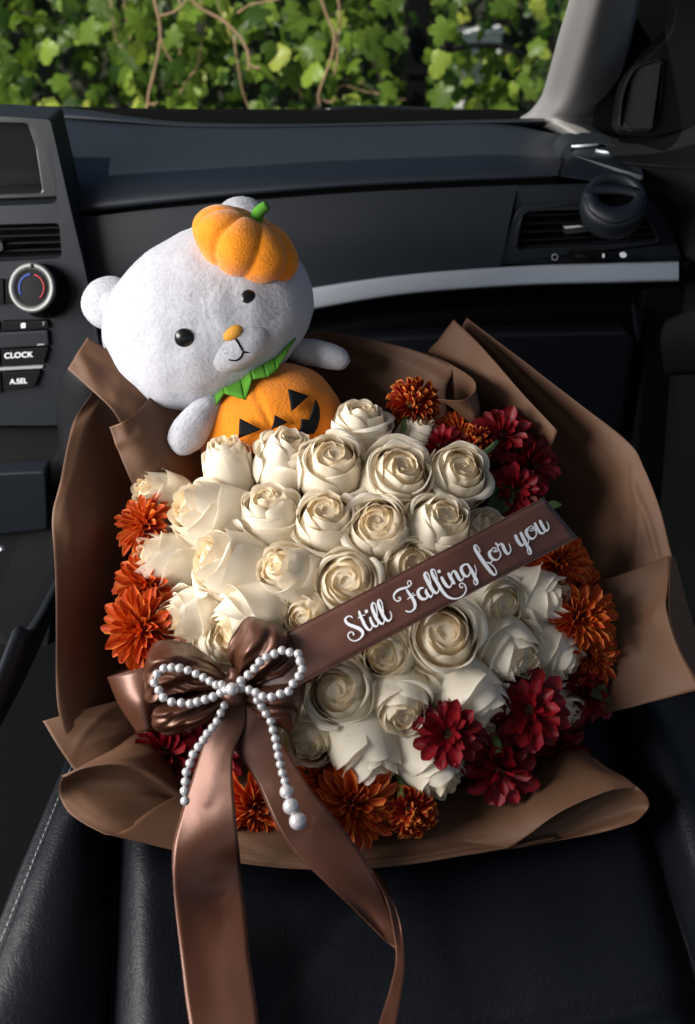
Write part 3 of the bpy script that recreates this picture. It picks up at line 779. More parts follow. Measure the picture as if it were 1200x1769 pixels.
# ================================================================== BOUQUET: wrapping paper
wrap = thing("wrapping_paper", PB(560, 1180, -.16), "matt brown paper wrapped in loose folded sheets around the bouquet", "wrapping paper")
def sheet(name, ctrl, nu=22, nv=26, amp=.0022, seed=1.0, solid=.00035):
    nu, nv = int(nu * 1.7), int(nv * 1.7)
    g = surf([[PB(*p) for p in r] for r in ctrl], nu, nv)
    rs = random.Random(seed * 13.7)
    n = np.cross(np.gradient(g, axis=0), np.gradient(g, axis=1)); n /= np.linalg.norm(n, axis=2)[..., None] + 1e-12
    U, W_ = np.meshgrid(np.linspace(0, 1, nu), np.linspace(0, 1, nv), indexing='ij')
    disp = np.zeros((nu, nv))
    for k in range(10):               # sharp creases where the sheet was folded and handled
        a = rs.uniform(0, math.pi); cx, cy = rs.random(), rs.random(); w = rs.uniform(.05, .20)
        d = (U - cx) * math.cos(a) + (W_ - cy) * math.sin(a); along = -(U - cx) * math.sin(a) + (W_ - cy) * math.cos(a)
        disp += rs.choice((-1, 1)) * rs.uniform(.35, 1.0) * amp * 1.7 * np.clip(1 - np.abs(d) / w, 0, 1) * np.clip(1.3 - np.abs(along) / rs.uniform(.2, .6), 0, 1)
    g = (g + n * disp[..., None]).reshape(-1, 3)
    g = wobble(g, amp * .5, 15, seed)
    return part(name, g, gfaces(nu, nv), M_PAPER, wrap, uv=guv(nu, nv), solid=solid)
# inner cone of paper under the flowers
cone = []
for i in range(9):
    t = i / 8
    for k in range(40):
        a = 2 * math.pi * k / 40
        cone.append(PB(610 + (400 * t) * math.cos(a), 1080 + (350 * t + 10) * math.sin(a), -.16 + .11 * t ** 1.5))
part("inner_cone", cone, gfaces(9, 40, True), M_PAPER, wrap)
sheet("sheet", [  # left
    [(330, 700, -.12), (240, 700, -.06), (190, 690, -.01), (160, 676, .012)],
    [(330, 800, -.11), (230, 780, -.05), (165, 765, .0), (122, 745, .022)],
    [(330, 880, -.11), (220, 865, -.05), (150, 850, .004), (96, 840, .030)],
    [(330, 935, -.11), (220, 925, -.045), (150, 912, .016), (88, 900, .034)],
    [(330, 1010, -.11), (220, 1000, -.05), (150, 990, .002), (92, 985, .034)],
    [(330, 1110, -.11), (220, 1105, -.05), (150, 1100, .002), (94, 1100, .030)],
    [(330, 1200, -.11), (230, 1210, -.05), (160, 1215, .0), (97, 1220, .022)],
    [(340, 1300, -.10), (250, 1300, -.05), (180, 1300, -.01), (120, 1300, .005)]], 34, 22, seed=2)
sheet("folded_corner", [  # top-left strip
    [(117, 638, .010), (134, 611, .012), (151, 583, .010)],
    [(150, 668, .016), (172, 640, .012), (198, 613, .004)],
    [(190, 704, .018), (222, 680, .010), (262, 650, -.008)],
    [(214, 742, .010), (252, 722, .0), (310, 700, -.03)]], 20, 12, .0012, 3)
sheet("inner_fold", [  # beside the plush
    [(188, 738, .026), (214, 728, .030), (236, 712, .022), (270, 676, -.005), (330, 640, -.035)],
    [(204, 780, .016), (240, 765, .020), (270, 750, .008), (310, 730, -.02), (370, 720, -.05)],
    [(226, 830, .004), (262, 815, .006), (300, 800, -.01), (340, 790, -.04), (390, 790, -.07)],
    [(255, 890, -.03), (300, 880, -.03), (340, 870, -.05), (380, 860, -.07), (420, 860, -.09)]], 22, 24, .0014, 5)
sheet("sheet", [  # back, behind the plush
    [(240, 640, -.09), (330, 618, -.09), (440, 594, -.09), (510, 579, -.085), (560, 573, -.078), (640, 586, -.062), (720, 606, -.045), (785, 634, -.025)],
    [(250, 720, -.11), (340, 690, -.11), (440, 660, -.11), (510, 650, -.11), (580, 645, -.10), (650, 655, -.08), (715, 668, -.06), (770, 690, -.035)],
    [(300, 850, -.13), (380, 820, -.13), (460, 800, -.13), (530, 790, -.13), (600, 790, -.12), (670, 790, -.11), (730, 790, -.09), (790, 790, -.07)]], 20, 40, .0015, 6)
sheet("rolled_edge", [  # curl at the right end of the back sheet
    [(700, 600, -.050), (760, 620, -.034), (800, 642, -.014), (821, 660, .010), (818, 680, .026), (795, 692, .030), (755, 690, .024)],
    [(695, 660, -.066), (760, 672, -.046), (802, 684, -.026), (826, 700, -.004), (824, 716, .010), (806, 716, .012), (782, 706, .008)],
    [(690, 760, -.09), (760, 765, -.075), (810, 768, -.055), (840, 765, -.035), (838, 756, -.03), (828, 748, -.028), (812, 738, -.026)]], 18, 40, .0006, 7)
sheet("inner_fold", [  # right back, front layer
    [(784, 552, -.030), (838, 606, -.012), (900, 676, .006), (963, 744, .018)],
    [(760, 585, -.048), (815, 645, -.036), (885, 712, -.014), (955, 765, .006)],
    [(735, 625, -.075), (790, 690, -.07), (870, 765, -.05), (945, 785, -.014)],
    [(720, 760, -.10), (800, 800, -.10), (870, 830, -.09), (930, 830, -.07)]], 20, 24, .0012, 8)
sheet("sheet", [  # right back, outer layer
    [(806, 549, -.040), (900, 618, -.028), (1000, 697, -.012), (1086, 764, .006), (1112, 806, .016), (1140, 880, .022), (1162, 962, .024)],
    [(798, 570, -.052), (890, 650, -.046), (985, 735, -.034), (1062, 802, -.012), (1085, 845, -.004), (1105, 905, .004), (1120, 975, .008)],
    [(785, 640, -.080), (870, 730, -.082), (960, 810, -.072), (1020, 850, -.052), (1045, 890, -.036), (1055, 940, -.028), (1070, 1000, -.024)],
    [(780, 760, -.11), (850, 830, -.11), (920, 890, -.11), (950, 930, -.10), (960, 960, -.09), (965, 1000, -.09), (970, 1040, -.09)]], 24, 44, .0020, 9)
sheet("sheet", [  # right, lower layer with rolled edge
    [(880, 1050, -.07), (960, 1026, -.034), (1040, 1002, -.004), (1105, 980, .014), (1158, 958, .022)],
    [(890, 1090, -.08), (970, 1070, -.044), (1045, 1048, -.012), (1108, 1030, .012), (1154, 1012, .030)],
    [(900, 1130, -.08), (980, 1110, -.044), (1050, 1095, -.012), (1112, 1082, .012), (1154, 1062, .036)],
    [(920, 1180, -.08), (990, 1165, -.044), (1056, 1150, -.010), (1122, 1140, .012), (1174, 1126, .040)],
    [(940, 1250, -.08), (1000, 1240, -.04), (1062, 1228, -.004), (1135, 1210, .018), (1212, 1190, .044)]], 30, 26, .0012, 10)
sheet("rolled_edge", [  # its curl, turned away
    [(1158, 959, .022), (1164, 962, .010), (1168, 972, -.004)],
    [(1154, 1045, .034), (1180, 1040, .016), (1186, 1040, -.006)],
    [(1172, 1122, .040), (1200, 1110, .020), (1208, 1105, -.006)],
    [(1214, 1190, .044), (1230, 1180, .024), (1236, 1170, -.002)]], 20, 10, .0005, 11)
sheet("inner_fold", [  # bottom right, top layer of the roll
    [(700, 1400, -.05), (800, 1350, -.055), (880, 1310, -.05), (950, 1285, -.03), (1008, 1296, -.012)],
    [(735, 1425, -.022), (835, 1385, -.018), (915, 1345, -.008), (990, 1315, .006), (1050, 1325, .014)],
    [(790, 1450, -.004), (862, 1425, .008), (945, 1382, .020), (1025, 1346, .030), (1085, 1346, .034)],
    [(878, 1466, .010), (910, 1444, .020), (970, 1402, .034), (1045, 1370, .042), (1098, 1360, .042)]], 22, 30, .0010, 12)
sheet("rolled_edge", [  # lower layer of the roll
    [(1060, 1330, .016), (1098, 1358, .042), (1116, 1374, .040), (1121, 1394, .028), (1100, 1418, .012), (1075, 1428, .002)],
    [(1020, 1330, .006), (1060, 1362, .026), (1078, 1380, .022), (1080, 1402, .012), (1050, 1428, .002), (1030, 1440, -.004)],
    [(940, 1380, -.006), (970, 1410, .004), (985, 1420, .004), (985, 1430, .002), (970, 1446, -.003), (955, 1454, -.006)],
    [(850, 1420, -.012), (870, 1440, -.006), (880, 1448, -.006), (885, 1454, -.006), (884, 1461, -.006), (880, 1466, -.008)]], 22, 26, .0005, 13)
sheet("sheet", [  # front
    [(330, 1360, -.05), (420, 1390, -.06), (540, 1400, -.07), (680, 1390, -.07), (800, 1370, -.06), (900, 1350, -.05)],
    [(260, 1400, -.02), (390, 1430, -.03), (530, 1448, -.036), (680, 1445, -.036), (800, 1425, -.03), (920, 1400, -.02)],
    [(210, 1436, .004), (370, 1470, -.004), (525, 1488, -.010), (680, 1483, -.010), (800, 1464, -.008), (960, 1440, -.006)],
    [(180, 1440, .010), (360, 1482, .004), (520, 1502, .0), (685, 1497, -.002), (800, 1480, -.004), (960, 1452, -.006)]], 18, 44, .0012, 14)
sheet("inner_fold", [  # front overlap
    [(600, 1440, -.034), (700, 1432, -.034), (800, 1412, -.028), (860, 1400, -.02)],
    [(625, 1470, -.014), (720, 1462, -.014), (800, 1442, -.008), (862, 1440, .0)],
    [(640, 1480, -.006), (730, 1470, -.006), (826, 1449, -.002), (880, 1465, .008)]], 12, 24, .0006, 15)
sheet("folded_corner", [  # lower left corner
    [(74, 1246, .014), (140, 1227, .008), (212, 1209, -.01), (300, 1200, -.05)],
    [(100, 1290, .016), (160, 1265, .008), (225, 1250, -.01), (310, 1245, -.05)],
    [(134, 1340, .012), (185, 1305, .004), (240, 1290, -.015), (320, 1290, -.05)]], 16, 22, .0010, 16)
sheet("rolled_edge", [  # lower left roll: outside of the curl
    [(300, 1215, -.055), (300, 1260, -.04), (310, 1310, -.03), (335, 1370, -.02), (360, 1400, -.03)],
    [(245, 1245, -.030), (250, 1275, -.01), (262, 1308, .008), (275, 1338, .020), (300, 1370, .008)],
    [(205, 1286, -.006), (207, 1296, .010), (208, 1308, .026), (213, 1320, .038), (232, 1330, .03)],
    [(150, 1318, .008), (148, 1322, .024), (146, 1324, .034), (146, 1326, .040), (158, 1328, .036)],
    [(118, 1338, .012), (110, 1338, .022), (106, 1340, .030), (108, 1342, .034), (116, 1342, .034)]], 26, 24, .0007, 17)
sheet("rolled_edge", [  # lower left roll: inside of the curl
    [(108, 1342, .034), (102, 1362, .022), (106, 1385, .010), (128, 1412, .0), (182, 1442, -.002)],
    [(146, 1326, .036), (150, 1350, .012), (160, 1380, -.006), (185, 1412, -.014), (230, 1446, -.008)],
    [(213, 1321, .034), (225, 1350, .006), (245, 1380, -.014), (275, 1415, -.022), (320, 1462, -.006)],
    [(280, 1344, .014), (300, 1370, -.014), (325, 1395, -.028), (355, 1425, -.03), (400, 1470, -.01)],
    [(340, 1390, -.03), (370, 1405, -.04), (400, 1420, -.045), (430, 1440, -.04), (470, 1480, -.012)]], 26, 26, .0007, 18)

# ================================================================== ROSES
def rose_petal(name, Rm, H, ang, hw, top, flare, e, seed, m, nu=17, lean=0.0, tipk=.05, fstart=.80, skew=.0, spiral=.055):
    r_ = random.Random(seed)
    ph1, ph2, ph3 = r_.uniform(0, 6.3), r_.uniform(0, 6.3), r_.uniform(0, 6.3)
    vs_ = np.array([0, .05, .12, .22, .34, .46, .58, .68, .76, .82, .87, .91, .94, .965, .985, 1.0])
    pv = np.array([0, .10, .25, .42, .60, .80, 1.0]); pr = np.array([.15, .56, .88, 1.0, .965, .5 * (.93 + top) + .06, top])
    dense = cr(np.stack([pv, pr], 1), 120)
    V, uv = [], []
    for v in vs_:
        f = np.interp(v, dense[:, 0], dense[:, 1])
        w = hw * (.42 + .58 * min(1, v / .38) ** .7) * (1 - .12 * max(0, v - .7) / .3)
        fl = max(0, (v - fstart) / (1 - fstart)) ** 1.7
        for j in range(nu):
            u = -1 + 2 * j / (nu - 1)
            a = ang + u * w
            us = u - skew
            fu = flare * max(.15, 1 - .5 * us * us) * (1 + .30 * math.sin(2.1 * u + ph1))
            rad = Rm * f * (1 + spiral * u * (.4 + .6 * v)) + lean * max(0, v - .30) ** 1.5 + fu * fl * .34
            z = H * v * (1 - e * abs(us) ** 2.4 * (.25 + .75 * v)) - H * fu * fl ** 2 * .11 - lean * .30 * max(0, v - .30) ** 1.5
            z += tipk * math.exp(-(us / .22) ** 2) * v ** 7
            wv = .016 * v ** 5 * math.sin(5.2 * u + ph2) + .010 * v * v * math.sin(2.7 * u + 4 * v + ph1) + .006 * v ** 3 * math.sin(11 * u + ph3)
            V.append(((rad + wv) * math.cos(a), (rad + wv) * math.sin(a), z + wv * .9 - .98)); uv.append((v, (u + 1) / 2))
    return make_mesh(name, V, gfaces(len(vs_), nu), m, True, uv)
def rose_variant(seed, openness):
    r_ = random.Random(seed); P = []
    a = r_.uniform(0, 6.28)
    def add(n, R_, H, hw, top, flare, e, m, lean=0, jit=.15, fs=.80, tipk=.015, sp=.055):
        nonlocal a
        for k in range(n):
            a += 2 * math.pi / n * (2 if n == 5 else 1) + r_.uniform(-jit, jit)
            P.append(rose_petal("petal", R_ * r_.uniform(.98, 1.02), H * r_.uniform(.96, 1.03), a, hw, top * r_.uniform(.95, 1.05), flare * r_.uniform(.3, 1.6), e, r_.random(), m,
                                lean=lean * r_.uniform(.1, 1.6), fstart=fs, tipk=tipk, skew=r_.uniform(-.3, .3), spiral=sp))
        a += 1.1
    o = openness
    add(3, 1.03, 1.90 - .12 * o, .88, .74, .5 + .7 * o, .10, M_ROSE_OUT, lean=.03 + .34 * o, fs=.66)
    add(4, 1.00, 2.02, 1.08, .60 + .12 * o, .30 + .48 * o, .16, M_ROSE_OUT, lean=.0 + .05 * o)
    add(3, .96, 2.14, 1.22, .55 + .10 * o, .24 + .32 * o, .21, M_ROSE_OUT)
    add(3, .88, 2.19, 1.18, .52 + .10 * o, .18 + .22 * o, .20, M_ROSE_MID, sp=.10)
    add(3, .75, 2.21, 1.22, .53 + .08 * o, .13 + .12 * o, .20, M_ROSE_MID, tipk=.02, sp=.14)
    add(3, .60, 2.20, 1.25, .55 + .06 * o, .12, .16, M_ROSE_IN, tipk=.0, sp=.18, jit=.3)
    add(3, .46, 2.18, 1.25, .57 + .04 * o, .12, .14, M_ROSE_IN, tipk=.0, sp=.22, jit=.35)
    add(2, .33, 2.15, 1.6, .57, .12, .12, M_ROSE_IN, tipk=.0, sp=.26, jit=.4)
    add(2, .20, 2.11, 1.9, .6, .10, .08, M_ROSE_IN, tipk=.0, sp=.30)
    add(1, .10, 2.08, 2.6, .7, .06, .05, M_ROSE_IN, tipk=0, sp=.35)
    prof = [(.86, .9), (.78, 1.35), (.62, 1.72), (.48, 1.90), (.36, 1.99), (.25, 2.01), (.12, 1.99), (.001, 1.96)]
    cv = [(r0 * math.cos(k * math.pi / 9), r0 * math.sin(k * math.pi / 9), z0 - .98) for r0, z0 in prof for k in range(18)]
    P.append(make_mesh("heart", cv, gfaces(len(prof), 18, True), M_ROSE_IN, True, [(.5, .5)] * len(cv)))  # solid core added to keep the gaps between petals from going dark
    return P
RV = [rose_variant(s, o) for s, o in ((1, .12), (2, .6), (3, .8), (4, 1.15), (5, .7), (6, .45), (8, 1.0))]
V, F = tube_vf([(0, 0, -3.4), (0, 0, -2), (0, 0, -.9)], [.07, .07, .11], 7); STEM_ME = make_mesh("stem", V, F, M_STEM)
sv, sf = [], []
for k in range(5):
    a = 2 * math.pi * k / 5
    base = len(sv)
    for t in np.linspace(0, 1, 5):
        w = .16 * math.sin(math.pi * min(.98, .25 + .75 * t)) + .01
        rr = .12 + .75 * t ** .7; z = -.97 + .25 * t ** 2
        for u in (-1, 0, 1):
            sv.append((rr * math.cos(a) - u * w * math.sin(a), rr * math.sin(a) + u * w * math.cos(a), z - .02))
    sf += [tuple(i + base for i in f) for f in gfaces(5, 3)]
CALYX_ME = make_mesh("calyx", sv, sf, M_STEM)
def dome(px, py):
    r2 = ((px - 620) / 400.0) ** 2 + ((py - 1040) / 350.0) ** 2
    return .065 * (1 - min(r2, 1.5))
def flower_frame(bx, by, ox, oy, r_, spin, dz=0.0, k=1.0):
    off = dome(bx, by) - .012 + dz
    c = PB(bx, by, off)
    d = base_d(by) - off
    sx, sy = (ox - bx) / (r_ * k), (oy - by) / (r_ * k)
    s = math.hypot(sx, sy); sc_ = min(s, .88) / (s + 1e-9)
    sx *= sc_; sy *= sc_
    tocam = CAM - c; tocam /= np.linalg.norm(tocam)
    a = RIGHT * sx - UP * sy
    z = a + tocam * math.sqrt(max(0.02, 1 - min(s, .88) ** 2)); z /= np.linalg.norm(z)
    x = np.cross([.3, .9, .2], z); x /= np.linalg.norm(x); y = np.cross(z, x)
    M = np.eye(4); S = r_ / F_PX * d
    ca, sa = math.cos(spin), math.sin(spin)
    M[:3, 0] = (x * ca + y * sa); M[:3, 1] = (-x * sa + y * ca); M[:3, 2] = z; M[:3, 3] = c
    return M, S
def place(name, M, S, label, cat, group):
    o = bpy.data.objects.new(name, None); COL.objects.link(o)
    o.matrix_world = Matrix(M.tolist()) @ Matrix.Scale(float(S), 4)
    o.empty_display_size = .5
    return tag(o, label, cat, group)
ROSES = [  # body x,y, heart x,y, radius, variant, label, dz
    (398, 818, 386, 766, 44, 0, "tall narrow cream rose bud standing against the pumpkin's left side", 0),
    (488, 806, 503, 756, 50, 1, "cream rose in front of the pumpkin, just right of the tall bud", 0),
    (620, 758, 624, 718, 50, 2, "uppermost cream rose, right of the pumpkin costume", -.01),
    (712, 772, 730, 738, 38, 0, "half hidden cream rose directly beneath the topmost orange pompon flower", -.03),
    (570, 818, 573, 790, 58, 4, "cream rose below the uppermost rose, left of the one with a wide outer petal", 0),
    (680, 835, 694, 812, 60, 3, "large cream rose with a wide left outer petal, under the topmost pompon", 0),
    (781, 832, 795, 812, 56, 2, "cream rose beside the dark red flowers at upper right", 0),
    (470, 905, 461, 868, 52, 1, "upright cream rose left of the middle of the bouquet, below the tall bud", 0),
    (564, 914, 562, 886, 56, 4, "cream rose in the bouquet's centre, left of the roundest open one", 0),
    (654, 922, 650, 905, 56, 2, "round open cream rose above the middle of the lettered ribbon", 0),
    (748, 924, 766, 895, 58, 1, "cream rose above the lettered ribbon, under the rose beside the red flowers", 0),
    (828, 940, 850, 912, 48, 3, "cream rose mostly covered by the right half of the lettered ribbon", -.012),
    (290, 862, 262, 850, 44, 0, "small cream rose at the far upper left edge, above the orange flower", -.01),
    (382, 900, 335, 880, 62, 5, "big cream rose lying on its side, facing left, upper left", 0),
    (306, 975, 262, 962, 54, 5, "cream rose pointing left between the two orange flower clumps", -.008),
    (414, 985, 356, 960, 64, 4, "largest left cream rose with a drooping outer petal, facing left", .004),
    (514, 1000, 486, 984, 56, 0, "cream rose with a deep golden heart, left of the spiral rose", 0),
    (604, 1010, 597, 1004, 60, 4, "spiral cream rose touching the top edge of the lettered ribbon", 0),
    (700, 985, 715, 978, 54, 3, "cream rose peeking out above the middle letters of the ribbon", -.012),
    (350, 1062, 312, 1068, 52, 5, "closed cream rose facing left beside the lower orange clump", -.004),
    (446, 1062, 396, 1090, 60, 1, "cream rose above the satin bow, its heart turned down left", 0),
    (538, 1058, 524, 1064, 42, 4, "small cream rose squeezed above the left end of the lettered ribbon", -.004),
    (376, 1126, 386, 1108, 46, 5, "cream rose tucked behind the satin bow's left loop", -.012),
    (674, 1128, 664, 1132, 50, 2, "cream rose just under the ribbon, below the first word", 0),
    (758, 1106, 766, 1096, 66, 3, "wide open cream rose with a clear swirl below the ribbon's middle", .004),
    (846, 1038, 866, 1044, 54, 1, "cream rose half covered by the ribbon, below its last word", -.008),
    (908, 1030, 954, 1030, 52, 5, "cream rose pointing right into the orange flowers", 0),
    (862, 1114, 894, 1136, 58, 1, "cream rose right of the wide open swirl, heart turned down right", 0),
    (934, 1116, 978, 1140, 50, 5, "cream rose reaching right towards the right orange flowers' lower end", -.004),
    (596, 1196, 583, 1194, 62, 4, "cream rose right of the pearl loop, facing the viewer", 0),
    (690, 1196, 696, 1226, 58, 1, "cream rose with its heart turned down, between two bigger ones", 0),
    (792, 1186, 832, 1222, 64, 5, "big cream rose above the open red flower, facing lower right", .002),
    (540, 1258, 532, 1280, 52, 3, "cream rose with a hanging petal beside the right ribbon tail", -.006),
    (624, 1266, 646, 1318, 64, 5, "long cream rose pointing down above the orange flowers at the bottom", 0),
    (722, 1294, 764, 1346, 60, 0, "lowest cream rose, pointing down right beneath the open red flower", 0),
    (902, 1196, 930, 1222, 48, 5, "cream rose mostly hidden behind the spiky red flower", -.014),
    (958, 1214, 978, 1234, 40, 3, "cream rose glimpsed between two red flowers at the right edge", -.012),
    (580, 1322, 586, 1340, 40, 5, "pale rose in shade behind the lowest orange clump", -.03),
    (640, 1085, 636, 1080, 46, 4, "cream rose almost wholly under the ribbon below the first word's end", -.02),
    (450, 1140, 440, 1150, 44, 2, "cream rose underneath the satin bow's knot", -.035),
]
for i, (bx, by, ox, oy, r_, vi, lab, dz) in enumerate(ROSES):
    M, S = flower_frame(bx, by, ox, oy, r_ * 1.0, i * 1.37, dz, .92)
    M[:3, 2] *= {0: 1.26, 5: 1.14}.get(vi, 1.06)
    t = place("rose", M, S, lab, "rose", "cream roses in the bouquet")
    for me in RV[6 if (vi == 3 and i % 3) else vi]:
        link(me.name.split(".")[0], me, t)
    link("calyx", CALYX_ME, t); link("stem", STEM_ME, t)

# ================================================================== CHRYSANTHEMUMS
def mum_petal(name, w, curl, cup, m, nv=9, nu=5, spoon=.62, notch=0.0):
    V, uv = [], []
    for i in range(nv):
        v = i / (nv - 1)
        ww = w * (math.sin(math.pi * min(1, .10 + .90 * v * spoon / .62 if v < .8 else .10 + .9 * v)) ** .6 if 0 else (.30 + .70 * math.sin(math.pi * .5 * min(1, v / .6))) * (1 - max(0, (v - .84) / .16) ** 2.2 * .62))
        x = v; z = curl * v * v
        for j in range(nu):
            u = -1 + 2 * j / (nu - 1)
            V.append((x - .03 * u * u * v, u * ww * .5, z + cup * ww * u * u)); uv.append((v, (u + 1) / 2))
    return make_mesh(name, V, gfaces(nv, nu), m, True, uv)
PO = [mum_petal("petal", .26, c, .5, M_MUM_O) for c in (-.10, .06, .18)]
PR = [mum_petal("petal", .40, c, .30, M_MUM_R) for c in (-.14, .04, .16)]
PP = [mum_petal("petal", .34, c, .9, M_MUM_P) for c in (.1, .3, .45)]
dv, df = ellipsoid_vf((0, 0, 0), [[.22, 0, 0], [0, .22, 0], [0, 0, .12]], 8, 14)
DISC_Y, DISC_D = make_mesh("disc", dv, df, M_MUM_D), make_mesh("disc", dv, df, M_MUM_DD)
V, F = tube_vf([(0, 0, -2.2), (0, 0, -1), (0, 0, -.05)], [.05, .055, .08], 7); MSTEM = make_mesh("stem", V, F, M_STEM)
dv, df = ellipsoid_vf((0, 0, -.06), [[.3, 0, 0], [0, .3, 0], [0, 0, .13]], 8, 14); MCAL = make_mesh("calyx", dv, df, M_STEM)
def petal_matrix(az, el, L, r0, z0, tw, wk=1.0):
    d = Vector((math.cos(az) * math.cos(el), math.sin(az) * math.cos(el), math.sin(el)))
    s = Vector((-math.sin(az), math.cos(az), 0)); n = d.cross(s)
    s2 = s * math.cos(tw) + n * math.sin(tw); n2 = d.cross(s2)
    M = Matrix((d * L, s2 * L * wk, n2 * L)).transposed().to_4x4()
    M.translation = Vector((math.cos(az) * r0, math.sin(az) * r0, z0))
    return M
MUMS = [  # x,y, facing dx,dy (unit-ish), radius, kind, label, dz
    (712, 700, .25, -.45, 44, 'p', "round orange pompon flower topmost in the bouquet, by the rolled paper", .0),
    (786, 752, .1, -.3, 38, 'o', "dark orange flower in shade behind the upper right red flowers", -.025),
    (822, 770, .2, -.3, 34, 'p', "orange pompon between the upper red flowers, beside a green stem", .0),
    (762, 775, -.5, -.5, 42, 'r', "small red flower left of the upper right red cluster", -.005),
    (868, 754, .2, -.5, 52, 'r', "topmost dark red flower against the folded paper", .012),
    (918, 806, .6, -.2, 48, 'r', "dark red flower furthest right in the upper cluster", .004),
    (850, 812, .1, 0, 44, 'r', "dark red flower in the shaded middle of the upper cluster", -.014),
    (890, 848, .2, -.1, 46, 'r', "dark red flower touching the ribbon's right top corner", .008),
    (252, 908, -.55, -.45, 52, 'o', "orange flower alone at the upper left edge", .014),
    (256, 1012, -.45, -.3, 58, 'o', "orange flower on top of the left clump of three", .006),
    (248, 1086, -.5, .05, 66, 'o', "largest orange flower at the far left, above the bow", .018),
    (300, 1102, -.1, .3, 46, 'o', "orange flower tucked beside the satin bow's left loop", .004),
    (960, 976, .5, -.1, 58, 'o', "orange flower under the ribbon's right end", .008),
    (1000, 1022, .6, .0, 44, 'o', "orange flower in the shaded gap on the right edge", -.01),
    (996, 1070, .4, .0, 62, 'o', "broad orange flower facing the viewer on the right edge", .016),
    (1016, 1134, .5, .2, 54, 'o', "orange flower lowest on the right edge, above the red one", .004),
    (1012, 1196, .6, .1, 52, 'r', "dark red flower furthest right, below the orange ones", .004),
    (914, 1228, -.1, -.25, 64, 'r', "spiky bright red flower with long petals at lower right", .030),
    (774, 1268, -.1, .0, 56, 'r', "open red flower with a dark centre, lower middle", .034),
    (864, 1328, .1, .55, 60, 'r', "red flower hanging down at the lower right rim", .026),
    (966, 1290, .45, .35, 46, 'r', "dark red flower at the bottom right, below the spiky one", .006),
    (708, 1396, .15, .55, 46, 'p', "round orange pompon flower lowest in the bouquet", .028),
    (612, 1388, .1, .45, 72, 'o', "big orange flower at the bottom beside the right ribbon tail", .024),
    (552, 1346, .0, -.2, 48, 'o', "small orange flower above the big bottom one", .004),
    (438, 1396, .0, .4, 64, 'o', "orange flower between the two satin ribbon tails", .008),
    (286, 1300, -.3, .4, 62, 'r', "dark red flower in shade below the satin bow", .004),
    (372, 1290, .0, .3, 54, 'r', "dark red flower behind the left ribbon tail", -.006),
    (338, 1330, .0, .5, 50, 'r', "shaded red flower beside the left string of pearls", -.012),
]
rm = random.Random(21)
for i, (x, y, dx, dy, r_, kind, lab, dz) in enumerate(MUMS):
    M, S = flower_frame(x, y, x + dx * r_, y + dy * r_, r_, i * .9, dz + .004, 1.0)
    S *= 1.06
    nm = {'o': "orange_chrysanthemum", 'r': "red_chrysanthemum", 'p': "pompon_chrysanthemum"}[kind]
    t = place(nm, M, S, lab, "chrysanthemum", {'o': "orange flowers edging the bouquet", 'r': "red flowers edging the bouquet", 'p': "orange pompon flowers"}[kind])
    if kind == 'o':
        rings = [(19, 2, 1.0, .10, 0), (19, 16, .98, .10, .03), (17, 31, .90, .09, .06), (14, 46, .76, .08, .09), (11, 60, .58, .06, .11), (7, 74, .42, .04, .13)]; src = PO
    elif kind == 'r':
        rings = [(13, -6, 1.0, .10, 0), (12, 12, .98, .10, .03), (11, 30, .84, .09, .07), (8, 50, .60, .08, .10)]; src = PR
    else:
        rings = [(16, -20, .72, .30, .10), (16, 2, .70, .32, .18), (15, 22, .66, .32, .26), (13, 42, .60, .30, .34), (10, 60, .54, .24, .42), (6, 78, .46, .14, .48)]; src = PP
    for ri, (n, el, L, r0, z0) in enumerate(rings):
        a0 = rm.uniform(0, 6)
        for k in range(n):
            o = link("petal", src[min(2, (ri + rm.randrange(2)) * 3 // (len(rings) + 1))], t)
            o.matrix_local = petal_matrix(a0 + 2 * math.pi * k / n + rm.gauss(0, .07), R(el + rm.gauss(0, 7)), L * rm.uniform(.86, 1.08), r0, z0, rm.gauss(0, .25), rm.uniform(.85, 1.1))
    if kind == 'p':
        pass
    else:
        o = link("disc", DISC_D if kind == 'r' else DISC_Y, t); o.location = (0, 0, .10)
        if kind == 'o': o.scale = (.7, .7, .7)
    link("calyx", MCAL, t); link("stem", MSTEM, t)

# green leaves between the flowers
def leaf_shape(name, L, W, m):
    V, uv = [], []
    for i in range(11):
        v = i / 10; w = W * math.sin(math.pi * v ** .8) ** .9 + .0004
        for j in range(5):
            u = -1 + j / 2
            V.append((u * w + (.03 * W * (i % 2) * u), L * v, -.25 * L * v * v + .35 * w * abs(u))); uv.append((v, (u + 1) / 2))
    return make_mesh(name, V, gfaces(11, 5), m, True, uv)
LV = leaf_shape("leaf", .040, .011, M_LEAF)
LEAVES = [(944, 874, 1, -.05, .34, "small green leaf sticking out beyond the ribbon's right corner", .03), (846, 888, .6, -.8, 1.0, "dark green leaf behind the ribbon, left of the red cluster", .0), (832, 868, .2, -1, 1.1, "dark green leaf right of the rose beside the red flowers", -.01),
          (684, 1322, .1, -1, 1.0, "green leaf between the two lowest roses", .02), (694, 1340, -.2, -.9, .8, "narrow green leaf above the lowest pompon", .015), (1000, 1160, .6, .6, .9, "green leaf between orange and red flowers at the right edge", .0),
          (866, 1010, -.4, 1, .9, "green leaf in the shadow under the ribbon's last word", -.012), (440, 950, .4, -.9, .8, "green leaf showing between the left roses", -.012), (840, 1270, .3, .9, .9, "green leaf among the lower right red flowers", -.004), (540, 1310, .2, .9, .9, "green leaf beside the right ribbon tail", .004)]
